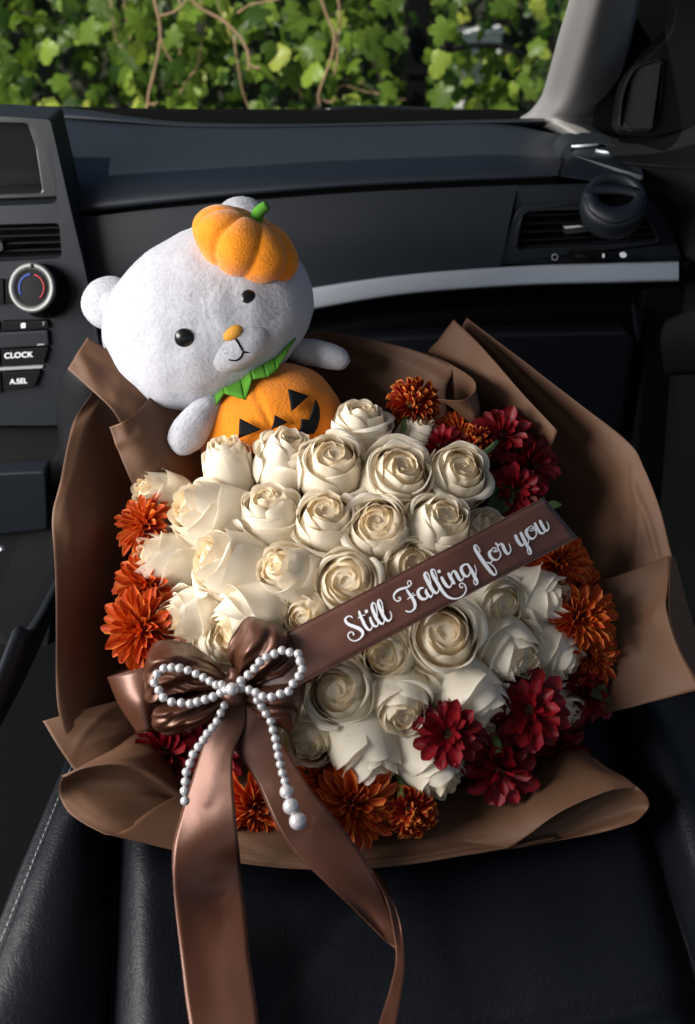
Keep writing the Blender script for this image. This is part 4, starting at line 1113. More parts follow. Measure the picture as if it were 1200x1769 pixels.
for x, y, dx, dy, s, lab, dz in LEAVES:
    c = PB(x, y, dome(x, y) - .010 + dz)
    tip = Vector(RIGHT * dx - UP * dy).normalized(); n = Vector(CAM - c).normalized(); n = (n + Vector((rm.gauss(0, .3), rm.gauss(0, .3), .2))).normalized()
    tip = (tip - n * tip.dot(n)).normalized(); sd_ = tip.cross(n)
    o = link("green_leaf", LV)
    o.matrix_world = Matrix.Translation(Vector(c)) @ Matrix((sd_, tip, n)).transposed().to_4x4() @ Matrix.Scale(s, 4)
    tag(o, lab, "leaf", "green leaves in the bouquet")
# visible side stems
def green_stem(pts, r_, lab):
    V, F = tube_vf(cr([PB(*p) for p in pts], 14), np.linspace(r_, r_ * .8, 14), 8)
    c = V.mean(0); o = part("flower_stem", V, F, M_STEM); tag(o, lab, "stem")
green_stem([(684, 790, .0), (690, 765, .012), (697, 738, .004), (706, 715, -.004)], .0032, "green stem under the topmost orange pompon")
green_stem([(822, 796, .02), (838, 782, .028), (850, 772, .024), (858, 762, .014)], .0030, "short green stem between the orange pompon and topmost red flower")
green_stem([(694, 1380, .028), (690, 1350, .022), (684, 1316, .012)], .0036, "green stem rising from the lowest pompon")
green_stem([(862, 1300, .034), (858, 1282, .034), (850, 1268, .026)], .0038, "green stem of the hanging red flower")

# ================================================================== PLUSH (a generic bear in a pumpkin suit)
plush = thing("plush_bear", PB(470, 800, -.05), "white plush bear in an orange pumpkin costume, leaning over the bouquet", "plush toy")
RO = R(31)
HX = RIGHT * math.cos(RO) + UP * math.sin(RO); HY = -RIGHT * math.sin(RO) + UP * math.cos(RO)
hd = base_d(545) + .012
HC = PD(356, 545, hd); HZ = CAM - HC; HZ /= np.linalg.norm(HZ)
pxm = hd / F_PX
ha, hb, hc_ = 184 * pxm, 146 * pxm, 132 * pxm
def head_fn(d):
    e = 2.25
    s = 1.0 / (np.abs(d[:, 0]) ** e + np.abs(d[:, 1]) ** e + np.abs(d[:, 2]) ** e) ** (1 / e)
    # fuller cheeks
    return s * (1 + .035 * np.exp(-((d[:, 1] + .45) / .4) ** 2) * np.abs(d[:, 0]))
V, F = ellipsoid_vf(HC, [HX * ha, HY * hb, HZ * hc_], 70, 96, head_fn)
head = part("head", wobble(wobble(V, .0016, 45, 1), .0005, 220, 2), F, M_PLUSH, plush)
def head_pt(px, py, lift=0.0):
    r_ = ray(px, py); 
    A = np.array([HX / ha, HY / hb, HZ / hc_])
    lo_, hi_ = hd - .12, hd
    for _ in range(40):
        m_ = (lo_ + hi_) / 2; q = A @ (CAM + r_ * m_ - HC); n = np.linalg.norm(q)
        f = head_fn((q / (n + 1e-9))[None])[0]
        if n > f: lo_ = m_
        else: hi_ = m_
    return CAM + r_ * (hi_ - lift)
def hxy(x, y):      # head frame pixels -> photo pixels
    return 356 + x * math.cos(RO) - y * math.sin(RO), 545 - (x * math.sin(RO) + y * math.cos(RO))
def blob(name, c, axes, m, parent, nu=20, nv=28, amp=.0008, fn=None, bias=0):
    V, F = ellipsoid_vf(c, axes, nu, nv, fn)
    return part(name, wobble(V, amp, 70, bias), F, m, parent)
for sx in (-1, 1):
    px, py = hxy(sx * 132, 104)
    c = PD(px, py, hd + .012)
    dirn = HX * sx * .72 + HY * .70; perp = HX * .70 - HY * sx * .72
    ear = blob("ear", c, [dirn * 50 * pxm, perp * 47 * pxm, HZ * 26 * pxm], M_PLUSH, plush, 26, 36)
    blob("inner_ear", c + HZ * 15 * pxm - dirn * .002, [dirn * 27 * pxm, perp * 26 * pxm, HZ * 14 * pxm], M_PLUSH, ear)
mz = head_pt(*hxy(16, -62), 0)
mzz = HZ * .92 + HX * .14 - HY * .2; mzz /= np.linalg.norm(mzz)
muz = blob("muzzle", mz - mzz * .006, [HX * 66 * pxm, HY * 46 * pxm, mzz * 40 * pxm], M_PLUSH, plush, 30, 40, fn=lambda d: 1.0 / (np.abs(d[:, 0]) ** 2.3 + np.abs(d[:, 1]) ** 2.3 + np.abs(d[:, 2]) ** 2.3) ** (1 / 2.3))
def muz_pt(x, y, k=1.01):
    xx, yy = x / 66, y / 46; zz = math.sqrt(max(0, 1 - xx * xx - yy * yy))
    return mz - mzz * .006 + HX * x * pxm + HY * y * pxm + mzz * 40 * pxm * zz * k
blob("nose", muz_pt(2, 20), [HX * 19 * pxm, HY * 13 * pxm, mzz * 9 * pxm], M_THREAD, muz, 14, 20, .0002)
V, F = tube_vf([muz_pt(2, y, 1.02) for y in np.linspace(8, -14, 8)], .0011, 6); part("mouth_stitch", V, F, M_FELTB, muz)
V, F = tube_vf([muz_pt(2 + 22 * math.sin(a), -14 - 9 + 9 * (abs(math.sin(a))) ** 2 - 0, 1.02) + 0 for a in np.linspace(-1.5, 1.5, 17)], .0011, 6)
mpts = [muz_pt(x, -16 - 8 * (1 - ((abs(x - 2) - 13) / 13) ** 2), 1.02) for x in np.linspace(-24, 28, 21)]
V, F = tube_vf(mpts, .0011, 6); part("mouth_stitch", V, F, M_FELTB, muz)
for ex in (-52, 78):
    px, py = hxy(ex, -16)
    c = head_pt(px, py)
    n = c - HC; n = HX * (n @ HX) / ha ** 2 + HY * (n @ HY) / hb ** 2 + HZ * (n @ HZ) / hc_ ** 2; n /= np.linalg.norm(n)
    u = np.cross(HY, n); u /= np.linalg.norm(u); v = np.cross(n, u)
    blob("eye", c, [u * 17 * pxm, v * 18 * pxm, n * 11 * pxm], mat("bead_eye", (.006, .006, .007), .25), plush, 14, 20, 0)
# pumpkin shaped cap
hcx = PD(424, 424, hd - .055)
cdir = RIGHT * .34 + UP * .86 + HZ * .40; cdir /= np.linalg.norm(cdir)
cx_ = RIGHT * .88 - UP * .36 ; cx_ -= cdir * (cx_ @ cdir); cx_ /= np.linalg.norm(cx_); cy_ = np.cross(cdir, cx_)
def lob(d):
    a = np.arctan2(d[:, 1], d[:, 0]); hor = np.sqrt(np.clip(1 - d[:, 2] ** 2, 0, 1))
    return (1 - .13 * (1 - np.abs(np.cos(4 * a)) ** .7) * hor) * (1 - .25 * np.exp(-(hor / .35) ** 2) * (d[:, 2] > 0))
cap = blob("cap", hcx, [cx_ * 93 * pxm, cy_ * 74 * pxm, cdir * 56 * pxm], M_HAT, plush, 48, 96, .0008, lob, 3)
V, F = tube_vf(cr([hcx + cdir * 36 * pxm, hcx + cdir * 58 * pxm, hcx + cdir * 74 * pxm + cx_ * 8 * pxm], 10), np.linspace(12, 8, 10) * pxm, 10); part("stalk", V, F, M_FELTG, cap)
# body: pumpkin suit
bd = base_d(745) + .045
BC = PD(472, 752, bd); BZ = CAM - BC; BZ /= np.linalg.norm(BZ); pb = bd / F_PX
RB = R(24)
BX = RIGHT * math.cos(RB) + UP * math.sin(RB); BY = -RIGHT * math.sin(RB) + UP * math.cos(RB)
ba, bb, bc_ = 128 * pb, 122 * pb, 112 * pb
def body_fn(d):
    a = np.arctan2(d[:, 0], d[:, 2]); e = 2.2
    s = 1.0 / (np.abs(d[:, 0]) ** e + np.abs(d[:, 1]) ** e + np.abs(d[:, 2]) ** e) ** (1 / e)
    return s * (1 - .025 * np.exp(-((a - .02) / .05) ** 2) * np.sqrt(np.clip(1 - d[:, 1] ** 2, 0, 1)))
V, F = ellipsoid_vf(BC, [BX * ba, BY * bb, BZ * bc_], 70, 120, body_fn)
body = part("pumpkin_suit", wobble(V, .0012, 45, 5), F, M_ORANGE, plush)
def body_pt(px, py, lift=0.0):
    r_ = ray(px, py); A = np.array([BX / ba, BY / bb, BZ / bc_]); lo_, hi_ = bd - .12, bd
    for _ in range(40):
        m_ = (lo_ + hi_) / 2; q = A @ (CAM + r_ * m_ - BC); n = np.linalg.norm(q)
        if n > body_fn((q / (n + 1e-9))[None])[0]: lo_ = m_
        else: hi_ = m_
    return CAM + r_ * (hi_ - lift)
def decal(name, poly, fn, m, parent, lift=.0032, solid=.003):
    bm = bmesh.new(); vs = [bm.verts.new((x, y, 0)) for x, y in poly]; bm.faces.new(vs)
    bmesh.ops.triangulate(bm, faces=bm.faces)
    for _ in range(3): bmesh.ops.subdivide_edges(bm, edges=bm.edges, cuts=1, use_grid_fill=True)
    V = [fn(v.co.x, v.co.y, lift) for v in bm.verts]; bm.verts.index_update()
    F = [tuple(v.index for v in f.verts) for f in bm.faces]; bm.free()
    return part(name, V, F, m, parent, solid=solid)
decal("cut_out_eye", [(415, 723), (451, 742), (413, 757)], body_pt, M_FELTB, body)
decal("cut_out_eye", [(497, 674), (531, 686), (503, 711)], body_pt, M_FELTB, body)
decal("cut_out_nose", [(474, 717), (496, 730), (470, 742)], body_pt, M_FELTB, body)
mouth = [(543, 692), (549, 706), (550, 722), (546, 738), (539, 750), (533, 744), (528, 752), (514, 762), (512, 750), (519, 738), (520, 724), (532, 727), (538, 712)]
decal("cut_out_mouth", mouth, body_pt, M_FELTB, body)
decal("cut_out_mouth", [(406, 775), (420, 784), (436, 782), (446, 800), (425, 800), (412, 790)], body_pt, M_FELTB, body)
# collar leaves: felt points hanging from the neck
cpts = [(352, 690), (382, 705), (412, 690), (437, 668), (465, 652), (492, 624), (512, 598)]
tips = [(366, 711), (400, 693), (422, 692), (442, 668), (462, 652), (478, 642), (498, 610)]
zig = [(350, 690), (367, 711), (388, 680), (424, 692), (436, 656), (462, 652), (478, 640), (498, 606), (512, 586)]
top = [(340, 672), (360, 660), (385, 645), (410, 632), (430, 622), (450, 610), (470, 598), (490, 585), (506, 572)]
def neck_pt(px, py, lift): 
    try: return body_pt(px, py, .010)
    except Exception: return PD(px, py, bd - .05)
def collar_depth(t): return hd - .052 + .018 * (2 * t - 1) ** 2
for i in range(0, 8):
    t0, t1 = i / 8, (i + 1) / 8
    q = [PD(*top[i], collar_depth(t0) + .012), PD(*top[i + 1], collar_depth(t1) + .012), PD(*zig[i + 1], collar_depth(t1) - .004), PD(*zig[i], collar_depth(t0) - .004)]
    g = surf([[q[0], q[1]], [q[3], q[2]]], 6, 6).reshape(-1, 3)
    part("collar_leaf", wobble(g, .0008, 60, i), gfaces(6, 6), M_FELTG, plush, solid=.0015)
# arms
def arm_(path, rads, seed):
    pts = cr([PD(*p) for p in path], 24); rr = cr([[r_] for r_ in rads], 24)[:, 0] * pb
    V, F = tube_vf(pts, rr, 22)
    part("arm", wobble(V, .0010, 60, seed), F, M_PLUSH, plush)
arm_([(384, 690, hd - .030), (360, 706, hd - .038), (335, 735, hd - .044), (318, 760, hd - .046), (311, 775, hd - .046), (308, 782, hd - .044)], [12, 24, 30, 29, 20, 4], 1)
arm_([(488, 604, hd + .01), (515, 606, hd + .006), (545, 610, hd - .0), (575, 617, hd - .004), (595, 622, hd - .006), (604, 624, hd - .006)], [10, 21, 23, 22, 15, 3], 2)

def pile(o, count, length, m, seed):
    """short upright nap: many tiny blades over the surface, one uncountable mass"""
    me = o.data; r2 = np.random.default_rng(seed)
    nvt = len(me.vertices); co = np.zeros(nvt * 3); me.vertices.foreach_get("co", co); co = co.reshape(-1, 3)
    quads = np.array([tuple(p.vertices) for p in me.polygons if len(p.vertices) == 4])
    a, b_, c, d = (co[quads[:, k]] for k in range(4))
    nr = np.cross(c - a, d - b_); ar = np.linalg.norm(nr, axis=1); pk = r2.choice(len(quads), count, p=ar / ar.sum())
    nr = nr / (ar[:, None] + 1e-15)
    ctr = co.mean(0); flip = np.sign(np.einsum('ij,ij->i', (a + c) / 2 - ctr, nr)); nr *= np.where(flip == 0, 1, flip)[:, None]
    u, v = r2.random((count, 1)), r2.random((count, 1))
    p = (a[pk] * (1 - u) + b_[pk] * u) * (1 - v) + (d[pk] * (1 - u) + c[pk] * u) * v
    n = nr[pk]; flow = np.array([noise.noise_vector(Vector(q * 85)) for q in p]) * 1.6 + r2.normal(0, .35, (count, 3))
    flow -= n * np.einsum('ij,ij->i', flow, n)[:, None]; flow /= np.linalg.norm(flow, axis=1)[:, None] + 1e-9
    t = flow + n * r2.uniform(.04, .34, (count, 1)); t /= np.linalg.norm(t, axis=1)[:, None]
    s_ = np.cross(t, n); s_ /= np.linalg.norm(s_, axis=1)[:, None] + 1e-9
    L = length * r2.uniform(.6, 1.2, (count, 1)); w = length * .24
    V = np.empty((count * 3, 3)); V[0::3] = p - s_ * w; V[1::3] = p + t * L; V[2::3] = p + s_ * w
    F = np.arange(count * 3).reshape(-1, 3)
    g_ = np.cross(V[1::3] - V[0::3], V[2::3] - V[0::3]); bad = np.einsum('ij,ij->i', g_, n) < 0
    F[bad] = F[bad][:, ::-1]
    me2 = make_mesh("pile", V, F, m, False)
    f = link("pile", me2, o); f["kind"] = "stuff"
pile(head, 34000, .0015, M_PLUSH, 1)
for o in list(plush.children):
    n0 = o.name.split(".")[0]
    if n0 == "ear": pile(o, 4500, .0018, M_PLUSH, 2)
    if n0 == "arm": pile(o, 4500, .0018, M_PLUSH, 3)
    if n0 == "pumpkin_suit": pile(o, 14000, .0013, M_ORANGE, 4)
    if n0 == "cap": pile(o, 9000, .0013, M_HAT, 5)
pile(muz, 6000, .0015, M_PLUSH, 6)

# ================================================================== LETTERED RIBBON
bn = thing("lettered_ribbon", PB(720, 1015, .09), "brown ribbon band printed with white script, laid diagonally across the roses", "ribbon")
BAN_T = [(400, 1146), (495, 1093), (620, 1028), (780, 944), (940, 860)]
BAN_B = [(436, 1222), (527, 1177), (660, 1107), (825, 1018), (998, 929)]
BAN_O = [.070, .092, .098, .090, .062]
NB = 80
tt = cr(BAN_T, NB); tb = cr(BAN_B, NB); to_ = cr([[o] for o in BAN_O], NB)[:, 0]
g = []
for i in range(NB):
    row = []
    for j in range(9):
        t = j / 8
        x, y = tt[i] * (1 - t) + tb[i] * t
        row.append(PB(x, y, to_[i] + .0008 * math.sin(i * .35) * (1 if j < 4 else -.6)))
    g.append(row)
g = np.array(g)
part("band", g.reshape(-1, 3), gfaces(NB, 9), M_BANNER, bn, uv=guv(NB, 9), solid=.0004)
for j in (0, 8):
    V, F = tube_vf(g[:, j], .0005, 5); part("hem", V, F, M_BANNER, bn)
BT, BBp = np.array(tt), np.array(tb)
def banner_pt(px, py, lift):
    o = np.interp(np.dot([px, py], BDIR), BMID @ BDIR, to_)
    return PB(px, py, o + .0017 + lift)
BMID = (BT + BBp) / 2; BDIR = BMID[-1] - BMID[0]; BDIR = BDIR / np.linalg.norm(BDIR)
C1 = lambda x, y: (580 + x / 10, 1010 + y / 10)
C2 = lambda x, y: (670 + x / 8, 960 + y / 8)
C3 = lambda x, y: (810 + x / 8, 880 + y / 8)
LET = [
 (C1, 10, [[(285,575,14),(265,552,20),(215,545,22),(170,580,30),(165,630,42),(220,685,52),(320,725,60),(410,765,62),(460,820,52),(455,880,36),(410,935,24),(330,972,20),(260,955,20),(215,905,20),(212,855,20),(245,820,20),(285,822,20),(308,850,22),(300,872,20)]], []),
 (C1, 10, [[(400,465,40),(425,540,48),(460,620,52),(500,705,54),(545,765,46),(590,782,28),(620,750,20),(622,690,18)], [(385,575,16),(450,540,18),(505,518,14)]], []),
 (C1, 10, [[(590,570,38),(605,625,46),(640,690,48),(685,722,32),(720,705,20),(728,650,18)]], [(525,462,31)]),
 (C1, 10, [[(715,560,18),(705,440,20),(685,350,20),(650,312,22),(622,345,38),(630,420,54),(670,520,58),(715,610,56),(770,668,46),(810,672,28),(832,640,20),(832,590,18)]], []),
 (C1, 10, [[(822,480,18),(808,400,20),(792,310,20),(755,260,22),(730,290,38),(742,370,56),(790,480,58),(830,560,56),(880,615,42),(925,620,28),(955,580,20),(958,520,16),(935,460,12)]], []),
 (C2, 8, [[(150,598,10),(150,578,14),(172,580,14),(168,612,16),(130,628,18),(90,600,18),(78,555,22),(100,510,28),(150,470,32),(230,445,28),(290,425,18),(320,390,16),(310,352,16),(280,350,14),(270,385,14),(285,415,14)], [(255,465,24),(290,520,36),(340,590,46),(370,660,46),(370,720,34),(330,765,22),(285,775,20),(245,762,18)], [(270,600,12),(320,565,16),(380,540,12)]], [(345,522,10)]),
 (C2, 8, [[(490,445,18),(450,450,28),(415,495,42),(430,560,48),(480,598,42),(530,590,26),(545,540,18)], [(525,470,30),(530,510,44),(560,550,44),(590,570,26),(615,540,18)]], []),
 (C2, 8, [[(618,530,16),(600,420,14),(575,310,16),(550,245,18),(515,235,28),(510,280,46),(560,380,52),(610,470,52),(660,515,36),(695,495,20),(702,440,16)]], []),
 (C2, 8, [[(700,420,14),(675,290,14),(650,210,16),(620,190,22),(600,215,38),(630,290,48),(690,390,50),(745,480,46),(810,555,40),(880,590,28),(960,590,20),(1030,555,18),(1075,490,18),(1070,420,18),(1030,380,16),(990,395,16),(995,430,16),(1022,442,16),(1032,424,12)]], []),
 (C2, 8, [[(740,300,38),(770,360,46),(815,420,42),(850,435,26),(875,405,18),(882,360,14)]], [(705,217,24)]),
 (C2, 8, [[(835,245,40),(870,310,48),(915,385,36)], [(880,350,14),(878,260,16),(900,215,24),(930,225,42),(960,280,48),(990,330,42),(1015,340,26),(1040,310,16),(1042,265,12)]], []),
 (C2, 8, [[(1100,120,22),(1050,125,26),(1012,170,42),(1030,240,46),(1075,285,36),(1120,270,20),(1132,220,16)], [(1098,112,24),(1140,180,42),(1185,265,48),(1222,335,42),(1236,375,26),(1215,402,18),(1188,375,16),(1188,325,14),(1212,270,14),(1217,200,14),(1196,130,10)]], []),
 (C3, 8, [[(150,590,14),(140,540,14),(100,495,18),(75,510,32),(90,560,46),(140,640,52),(200,730,54),(260,810,52),(310,875,44),(350,905,26),(375,890,18),(370,840,16),(330,780,14),(275,742,14),(245,728,14)], [(255,735,20),(300,735,20),(328,695,16)]], []),
 (C3, 8, [[(312,560,26),(280,600,42),(300,660,46),(350,695,32),(400,690,20),(435,640,18),(425,580,16),(405,545,14)], [(312,560,20),(335,530,16),(368,538,16),(372,566,16),(345,570,14)], [(335,585,12),(385,580,14),(408,545,12)]], []),
 (C3, 8, [[(370,470,30),(395,500,26),(405,560,16)], [(398,500,16),(440,475,26),(465,500,46),(490,560,48),(530,612,38),(565,595,20),(575,540,16),(550,475,12)]], []),
 (C3, 8, [[(640,360,42),(670,430,48),(720,495,40),(755,480,22),(768,430,16)], [(715,325,42),(750,400,48),(790,480,46),(835,550,44),(855,595,30),(840,620,20),(815,600,16),(805,540,16),(820,450,16),(822,400,12)]], []),
 (C3, 8, [[(820,258,24),(790,300,42),(810,365,46),(860,405,32),(905,390,20),(930,340,18),(915,280,16),(885,240,14)], [(820,258,18),(850,232,14),(880,240,14),(878,266,14),(852,268,12)], [(830,290,12),(870,295,14),(905,270,12)]], []),
 (C3, 8, [[(910,195,40),(935,250,46),(975,315,42),(1015,330,28),(1050,300,18),(1045,260,14)], [(980,160,42),(1010,220,46),(1050,285,40),(1085,290,22),(1102,250,16),(1090,200,14),(1070,168,10)]], []),
]
layer = 0
for cf, sc_, strokes, dots in LET:
    V, F = [], []
    for s in strokes:
        p = cr(s, 7 * len(s)); xy = np.array([cf(a, b_) for a, b_ in p[:, :2]]); w = p[:, 2] / sc_ * .5
        # round the ends
        t = np.gradient(xy, axis=0); t /= np.linalg.norm(t, axis=1)[:, None] + 1e-9
        nrm = np.stack([-t[:, 1], t[:, 0]], 1)
        xs = [xy[0] - t[0] * w[0] * .7] + list(xy) + [xy[-1] + t[-1] * w[-1] * .7]
        ws = [w[0] * .5] + list(w) + [w[-1] * .5]; ns = [nrm[0]] + list(nrm) + [nrm[-1]]
        b0 = len(V); layer += 1
        for q, ww, n in zip(xs, ws, ns):
            V.append(banner_pt(*(q + n * ww), layer * .000006)); V.append(banner_pt(*(q - n * ww), layer * .000006))
        F += [tuple(k + b0 for k in f) for f in gfaces(len(xs), 2)]
    for dx, dy, dr in dots:
        b0 = len(V); cxy = np.array(cf(dx, dy)); layer += 1
        V += [banner_pt(*(cxy + dr / sc_ * np.array([math.cos(a), math.sin(a)])), layer * .000006) for a in np.linspace(0, 2 * math.pi, 16, endpoint=False)]
        F.append(tuple(range(b0, b0 + 16)))
    part("letter", V, F, M_INK, bn, smooth=False)

# ================================================================== SATIN BOW
bow = thing("satin_bow", PB(405, 1195, .07), "glossy brown satin bow with two long tails hanging over the seat", "bow")
def satin(name, ctrl, nu=30, nv=30, amp=.0012, seed=0, solid=.00025, hem=True, fn=PB):
    gg = surf([[fn(*p) for p in r] for r in ctrl], nu, nv)
    if name == "loop":                # gathers running out of the knot
        for i in range(nu):
            for j in range(nv):
                k = math.hypot(*(gg[i, j] - KNOT)[[0, 2]]) / .06
                ph = 2.6 * j / (nv - 1) + .35 * math.sin(i * .12 + seed)
                tri = 2 * abs(2 * (ph - math.floor(ph + .5))) - 1
                ph2 = 5.3 * j / (nv - 1) + .5 * math.sin(i * .2 + seed * 2)
                gg[i, j] -= FWD * (.0062 * tri + .0016 * math.sin(6.28 * ph2)) * max(0, 1 - k * .42) * min(1, k * 3)
    V = wobble(wobble(gg.reshape(-1, 3), amp, 22, seed), amp * .35, 60, seed + 3)
    o = part(name, V, gfaces(nu, nv), M_SATIN, bow, uv=guv(nu, nv), solid=solid)
    if hem:
        gg = V.reshape(nu, nv, 3)
        for e in (gg[:, 0], gg[:, -1]):
            tv, tf = tube_vf(e, .0003, 5); part("hem", tv, tf, M_SATIN, o)
    return o
KNOT = PB(405, 1190, .075)
# loops (rows from the knot outwards and back; columns across the ribbon)
satin("loop", [  # left upper, front face
    [(398, 1172, .070), (400, 1180, .076), (400, 1188, .078), (398, 1194, .074)],
    [(352, 1126, .074), (350, 1150, .096), (348, 1172, .094), (350, 1192, .080)],
    [(304, 1106, .076), (298, 1140, .104), (300, 1172, .096), (306, 1198, .084)],
    [(272, 1106, .072), (258, 1146, .096), (258, 1182, .092), (268, 1212, .080)],
    [(262, 1116, .058), (248, 1154, .072), (248, 1188, .070), (254, 1216, .062)]], 50, 44, .0022, 1)
satin("loop", [  # left upper, inside and back
    [(262, 1116, .058), (248, 1154, .072), (248, 1188, .070), (254, 1216, .062)],
    [(290, 1118, .046), (280, 1160, .050), (284, 1192, .050), (292, 1212, .050)],
    [(390, 1170, .058), (388, 1180, .060), (388, 1188, .060), (386, 1196, .058)]], 22, 24, .002, 2)
satin("loop", [  # left lower
    [(402, 1190, .074), (402, 1198, .080), (400, 1206, .078), (396, 1214, .070)],
    [(345, 1200, .070), (345, 1218, .092), (350, 1238, .090), (356, 1250, .070)],
    [(296, 1212, .070), (290, 1232, .096), (302, 1252, .086), (322, 1262, .062)],
    [(268, 1222, .062), (264, 1242, .082), (276, 1262, .070), (300, 1268, .052)],
    [(276, 1226, .048), (274, 1242, .056), (284, 1258, .050), (304, 1262, .044)],
    [(385, 1198, .056), (384, 1204, .058), (384, 1210, .056), (384, 1214, .054)]], 50, 40, .0022, 3)
satin("loop", [  # right upper
    [(404, 1166, .070), (410, 1174, .078), (416, 1182, .078), (420, 1188, .072)],
    [(396, 1118, .080), (424, 1136, .104), (446, 1158, .098), (452, 1180, .082)],
    [(414, 1076, .084), (456, 1098, .112), (484, 1132, .104), (492, 1168, .086)],
    [(432, 1064, .078), (478, 1080, .100), (508, 1112, .096), (522, 1158, .082)],
    [(446, 1070, .062), (488, 1088, .074), (514, 1118, .074), (525, 1160, .066)],
    [(440, 1100, .050), (462, 1112, .052), (484, 1136, .054), (490, 1166, .056)],
    [(412, 1168, .056), (416, 1174, .058), (420, 1180, .058), (424, 1186, .058)]], 56, 44, .0022, 4)
satin("loop", [  # right lower
    [(412, 1190, .074), (418, 1194, .080), (422, 1202, .078), (424, 1210, .070)],
    [(456, 1186, .080), (458, 1204, .100), (456, 1222, .094), (452, 1238, .074)],
    [(500, 1174, .078), (502, 1202, .098), (496, 1230, .090), (482, 1252, .068)],
    [(523, 1164, .070), (524, 1200, .082), (514, 1238, .076), (500, 1266, .058)],
    [(518, 1172, .056), (516, 1202, .060), (506, 1234, .056), (492, 1258, .048)],
    [(424, 1196, .056), (426, 1202, .058), (426, 1208, .056), (426, 1214, .054)]], 50, 40, .0024, 5)
# knot
V, F = ellipsoid_vf(PB(407, 1190, .078), [RIGHT * .013, UP * .016, -FWD * .014], 22, 30, lambda d: 1 + .08 * np.sin(9 * d[:, 1] + 3 * d[:, 0]))
part("knot", wobble(V, .0014, 90, 2), F, M_SATIN, bow)
# band end folded out on the left
satin("band_end", [
    [(300, 1168, .040), (310, 1200, .040), (320, 1240, .034)],
    [(262, 1152, .050), (266, 1204, .050), (270, 1258, .040)],
    [(226, 1160, .048), (240, 1210, .054), (254, 1264, .044)],
    [(196, 1168, .036), (214, 1216, .044), (240, 1266, .038)],
    [(186, 1170, .022), (205, 1216, .028), (238, 1264, .028)],
    [(206, 1160, .010), (230, 1205, .012), (260, 1250, .012)],
    [(250, 1150, .006), (270, 1195, .006), (290, 1240, .006)]], 36, 16, .0007, 6)
def SEATP(px, py, dz):  # point a little above the seat leather
    return PZ(px, py, .545 + dz)
# left tail: hangs over the wrap, then lies on the seat towards the viewer, twisted to catch less light
tailL = []
for (xl, yl), (xr, yr), o, tw in (((392, 1205), (424, 1210), .070, 0), ((372, 1245), (422, 1250), .066, 0), ((349, 1292), (404, 1296), .060, -.003), ((330, 1350), (401, 1345), .057, -.006), ((312, 1410), (406, 1402), .056, -.006), ((299, 1462), (411, 1455), .052, -.001),
                              ((297, 1500), (415, 1500), .044, .006), ((302, 1560), (421, 1560), .034, .013), ((310, 1640), (430, 1640), .026, .016), ((322, 1740), (443, 1740), .022, .016), ((335, 1840), (456, 1840), .020, .014)):
    row = []
    for t in (0, .33, .67, 1):
        x, y = xl * (1 - t) + xr * t, yl * (1 - t) + yr * t
        row.append((x, y, o + .0015 * math.sin(t * math.pi) - tw * (t - .5) * 2))
    tailL.append(row)
satin("tail", tailL, 60, 16, .0010, 7)
tailR = []
for (xl, yl), (xr, yr), o, tw in (((412, 1205), (440, 1200), .070, 0), ((402, 1245), (464, 1236), .066, .004), ((404, 1292), (492, 1290), .060, .006), ((440, 1345), (538, 1366), .056, .004), ((474, 1418), (590, 1428), .052, .0), ((502, 1466), (632, 1488), .046, -.002),
                                  ((560, 1524), (664, 1548), .040, -.006), ((620, 1580), (680, 1600), .036, -.008), ((668, 1628), (686, 1640), .032, -.008)):
    row = []
    for t in (0, .33, .67, 1):
        x, y = xl * (1 - t) + xr * t, yl * (1 - t) + yr * t
        row.append((x, y, o + .0012 * math.sin(t * math.pi) + tw * (t - .5) * 2))
    tailR.append(row)
satin("tail", tailR, 60, 16, .0009, 8)
satin("tail", [[(640, 1500, .042), (652, 1508, .034), (664, 1520, .026)], [(668, 1558, .038), (682, 1570, .030), (690, 1590, .022)], [(684, 1640, .032), (692, 1646, .026), (698, 1656, .016)],
               [(676, 1700, .026), (686, 1704, .020), (694, 1710, .012)], [(648, 1790, .016), (664, 1792, .012), (678, 1796, .006)], [(630, 1840, .012), (646, 1842, .008), (660, 1846, .004)]], 40, 10, .0004, 9)

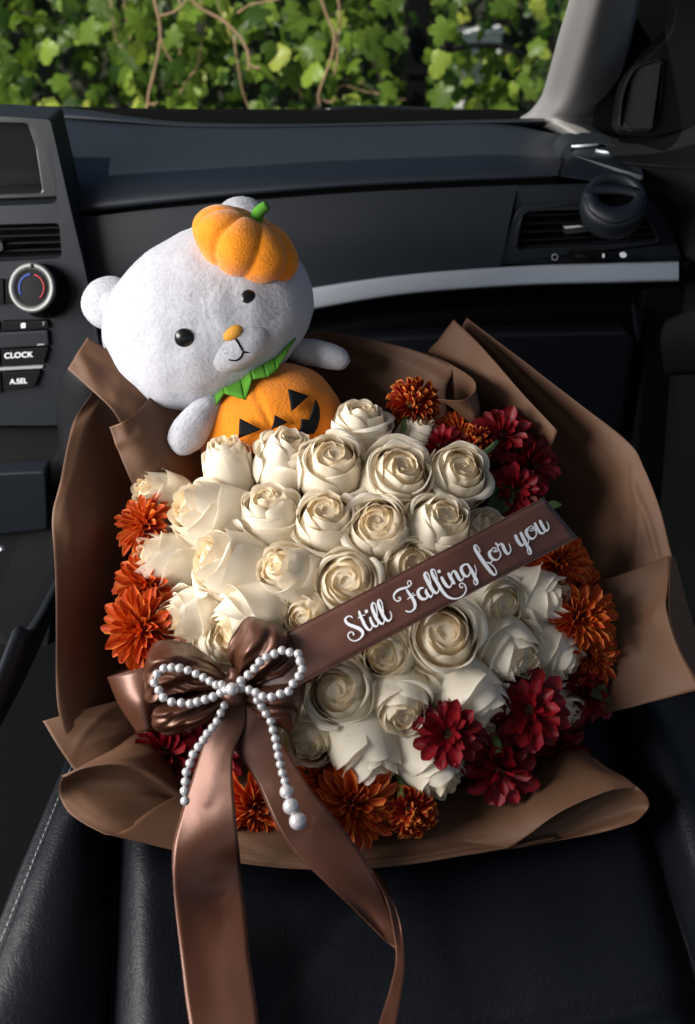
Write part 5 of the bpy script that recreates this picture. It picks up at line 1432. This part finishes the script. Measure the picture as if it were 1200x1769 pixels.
# ================================================================== PEARLS
ps_ = thing("pearl_bow", PB(402, 1188, .098), "string of white pearls tied as a bow on the satin bow", "pearl string")
def cp(x, y): return 180 + x / 3.158, 1040 + y / 3.158
sph_v, sph_f = ellipsoid_vf((0, 0, 0), np.eye(3), 16, 24)
PEARL_ME = make_mesh("pearl", sph_v, sph_f, M_PEARL)
def pearl(x, y, r_px, off):
    px, py = cp(x, y); c = PB(px, py, off)
    o = link("pearl", PEARL_ME, ps_); o.location = Vector(c - org(ps_)); rr = r_px / 3.158 / F_PX * (base_d(py) - off)
    o.scale = (rr, rr, rr); o.rotation_euler = (x, y, 0)
    return c
def string_(pts):
    V, F = tube_vf(cr(pts, 4 * len(pts)), .0005, 5); part("thread", V, F, M_INK, ps_)
LL = [(640,450),(610,452),(575,432),(540,412),(500,392),(455,373),(410,362),(367,358),(325,363),(288,393),(273,440),(298,482),(322,521),(368,545),(420,550),(468,555),(507,545),(550,532),(593,517),(635,495),(662,482)]
string_([pearl(x, y, 25 if i > 5 else 23, .116 - .004 * math.sin(i / 20 * math.pi)) for i, (x, y) in enumerate(LL)])
RLp = [(745,430),(785,397),(820,363),(848,325),(885,300),(928,283),(970,265),(1012,275),(1057,283),(1068,323),(1080,367),(1062,404),(1030,445),(1005,487),(960,502),(912,518),(865,515),(827,494),(790,480),(750,470)]
string_([pearl(x, y, 25, .116 + .006 * math.sin(i / 19 * math.pi)) for i, (x, y) in enumerate(RLp)])
pearl(697, 475, 36, .120)
LT = [(655,565),(635,605),(615,650),(590,685),(562,717),(540,752),(513,790),(485,832),(467,880),(448,928),(443,980),(438,1030),(440,1085)]
string_([pearl(x, y, 23 + i * .3, .098 - i * .0022) for i, (x, y) in enumerate(LT)])
RT = [(835,535),(857,568),(882,608),(908,650),(920,697),(933,745),(942,790),(950,837),(960,885),(971,932),(985,977)]
string_([pearl(x, y, 25 - i * .1, .106 - i * .0028) for i, (x, y) in enumerate(RT)] + [pearl(995, 1035, 40, .078), pearl(1018, 1115, 46, .078), pearl(1057, 1195, 50, .076)])
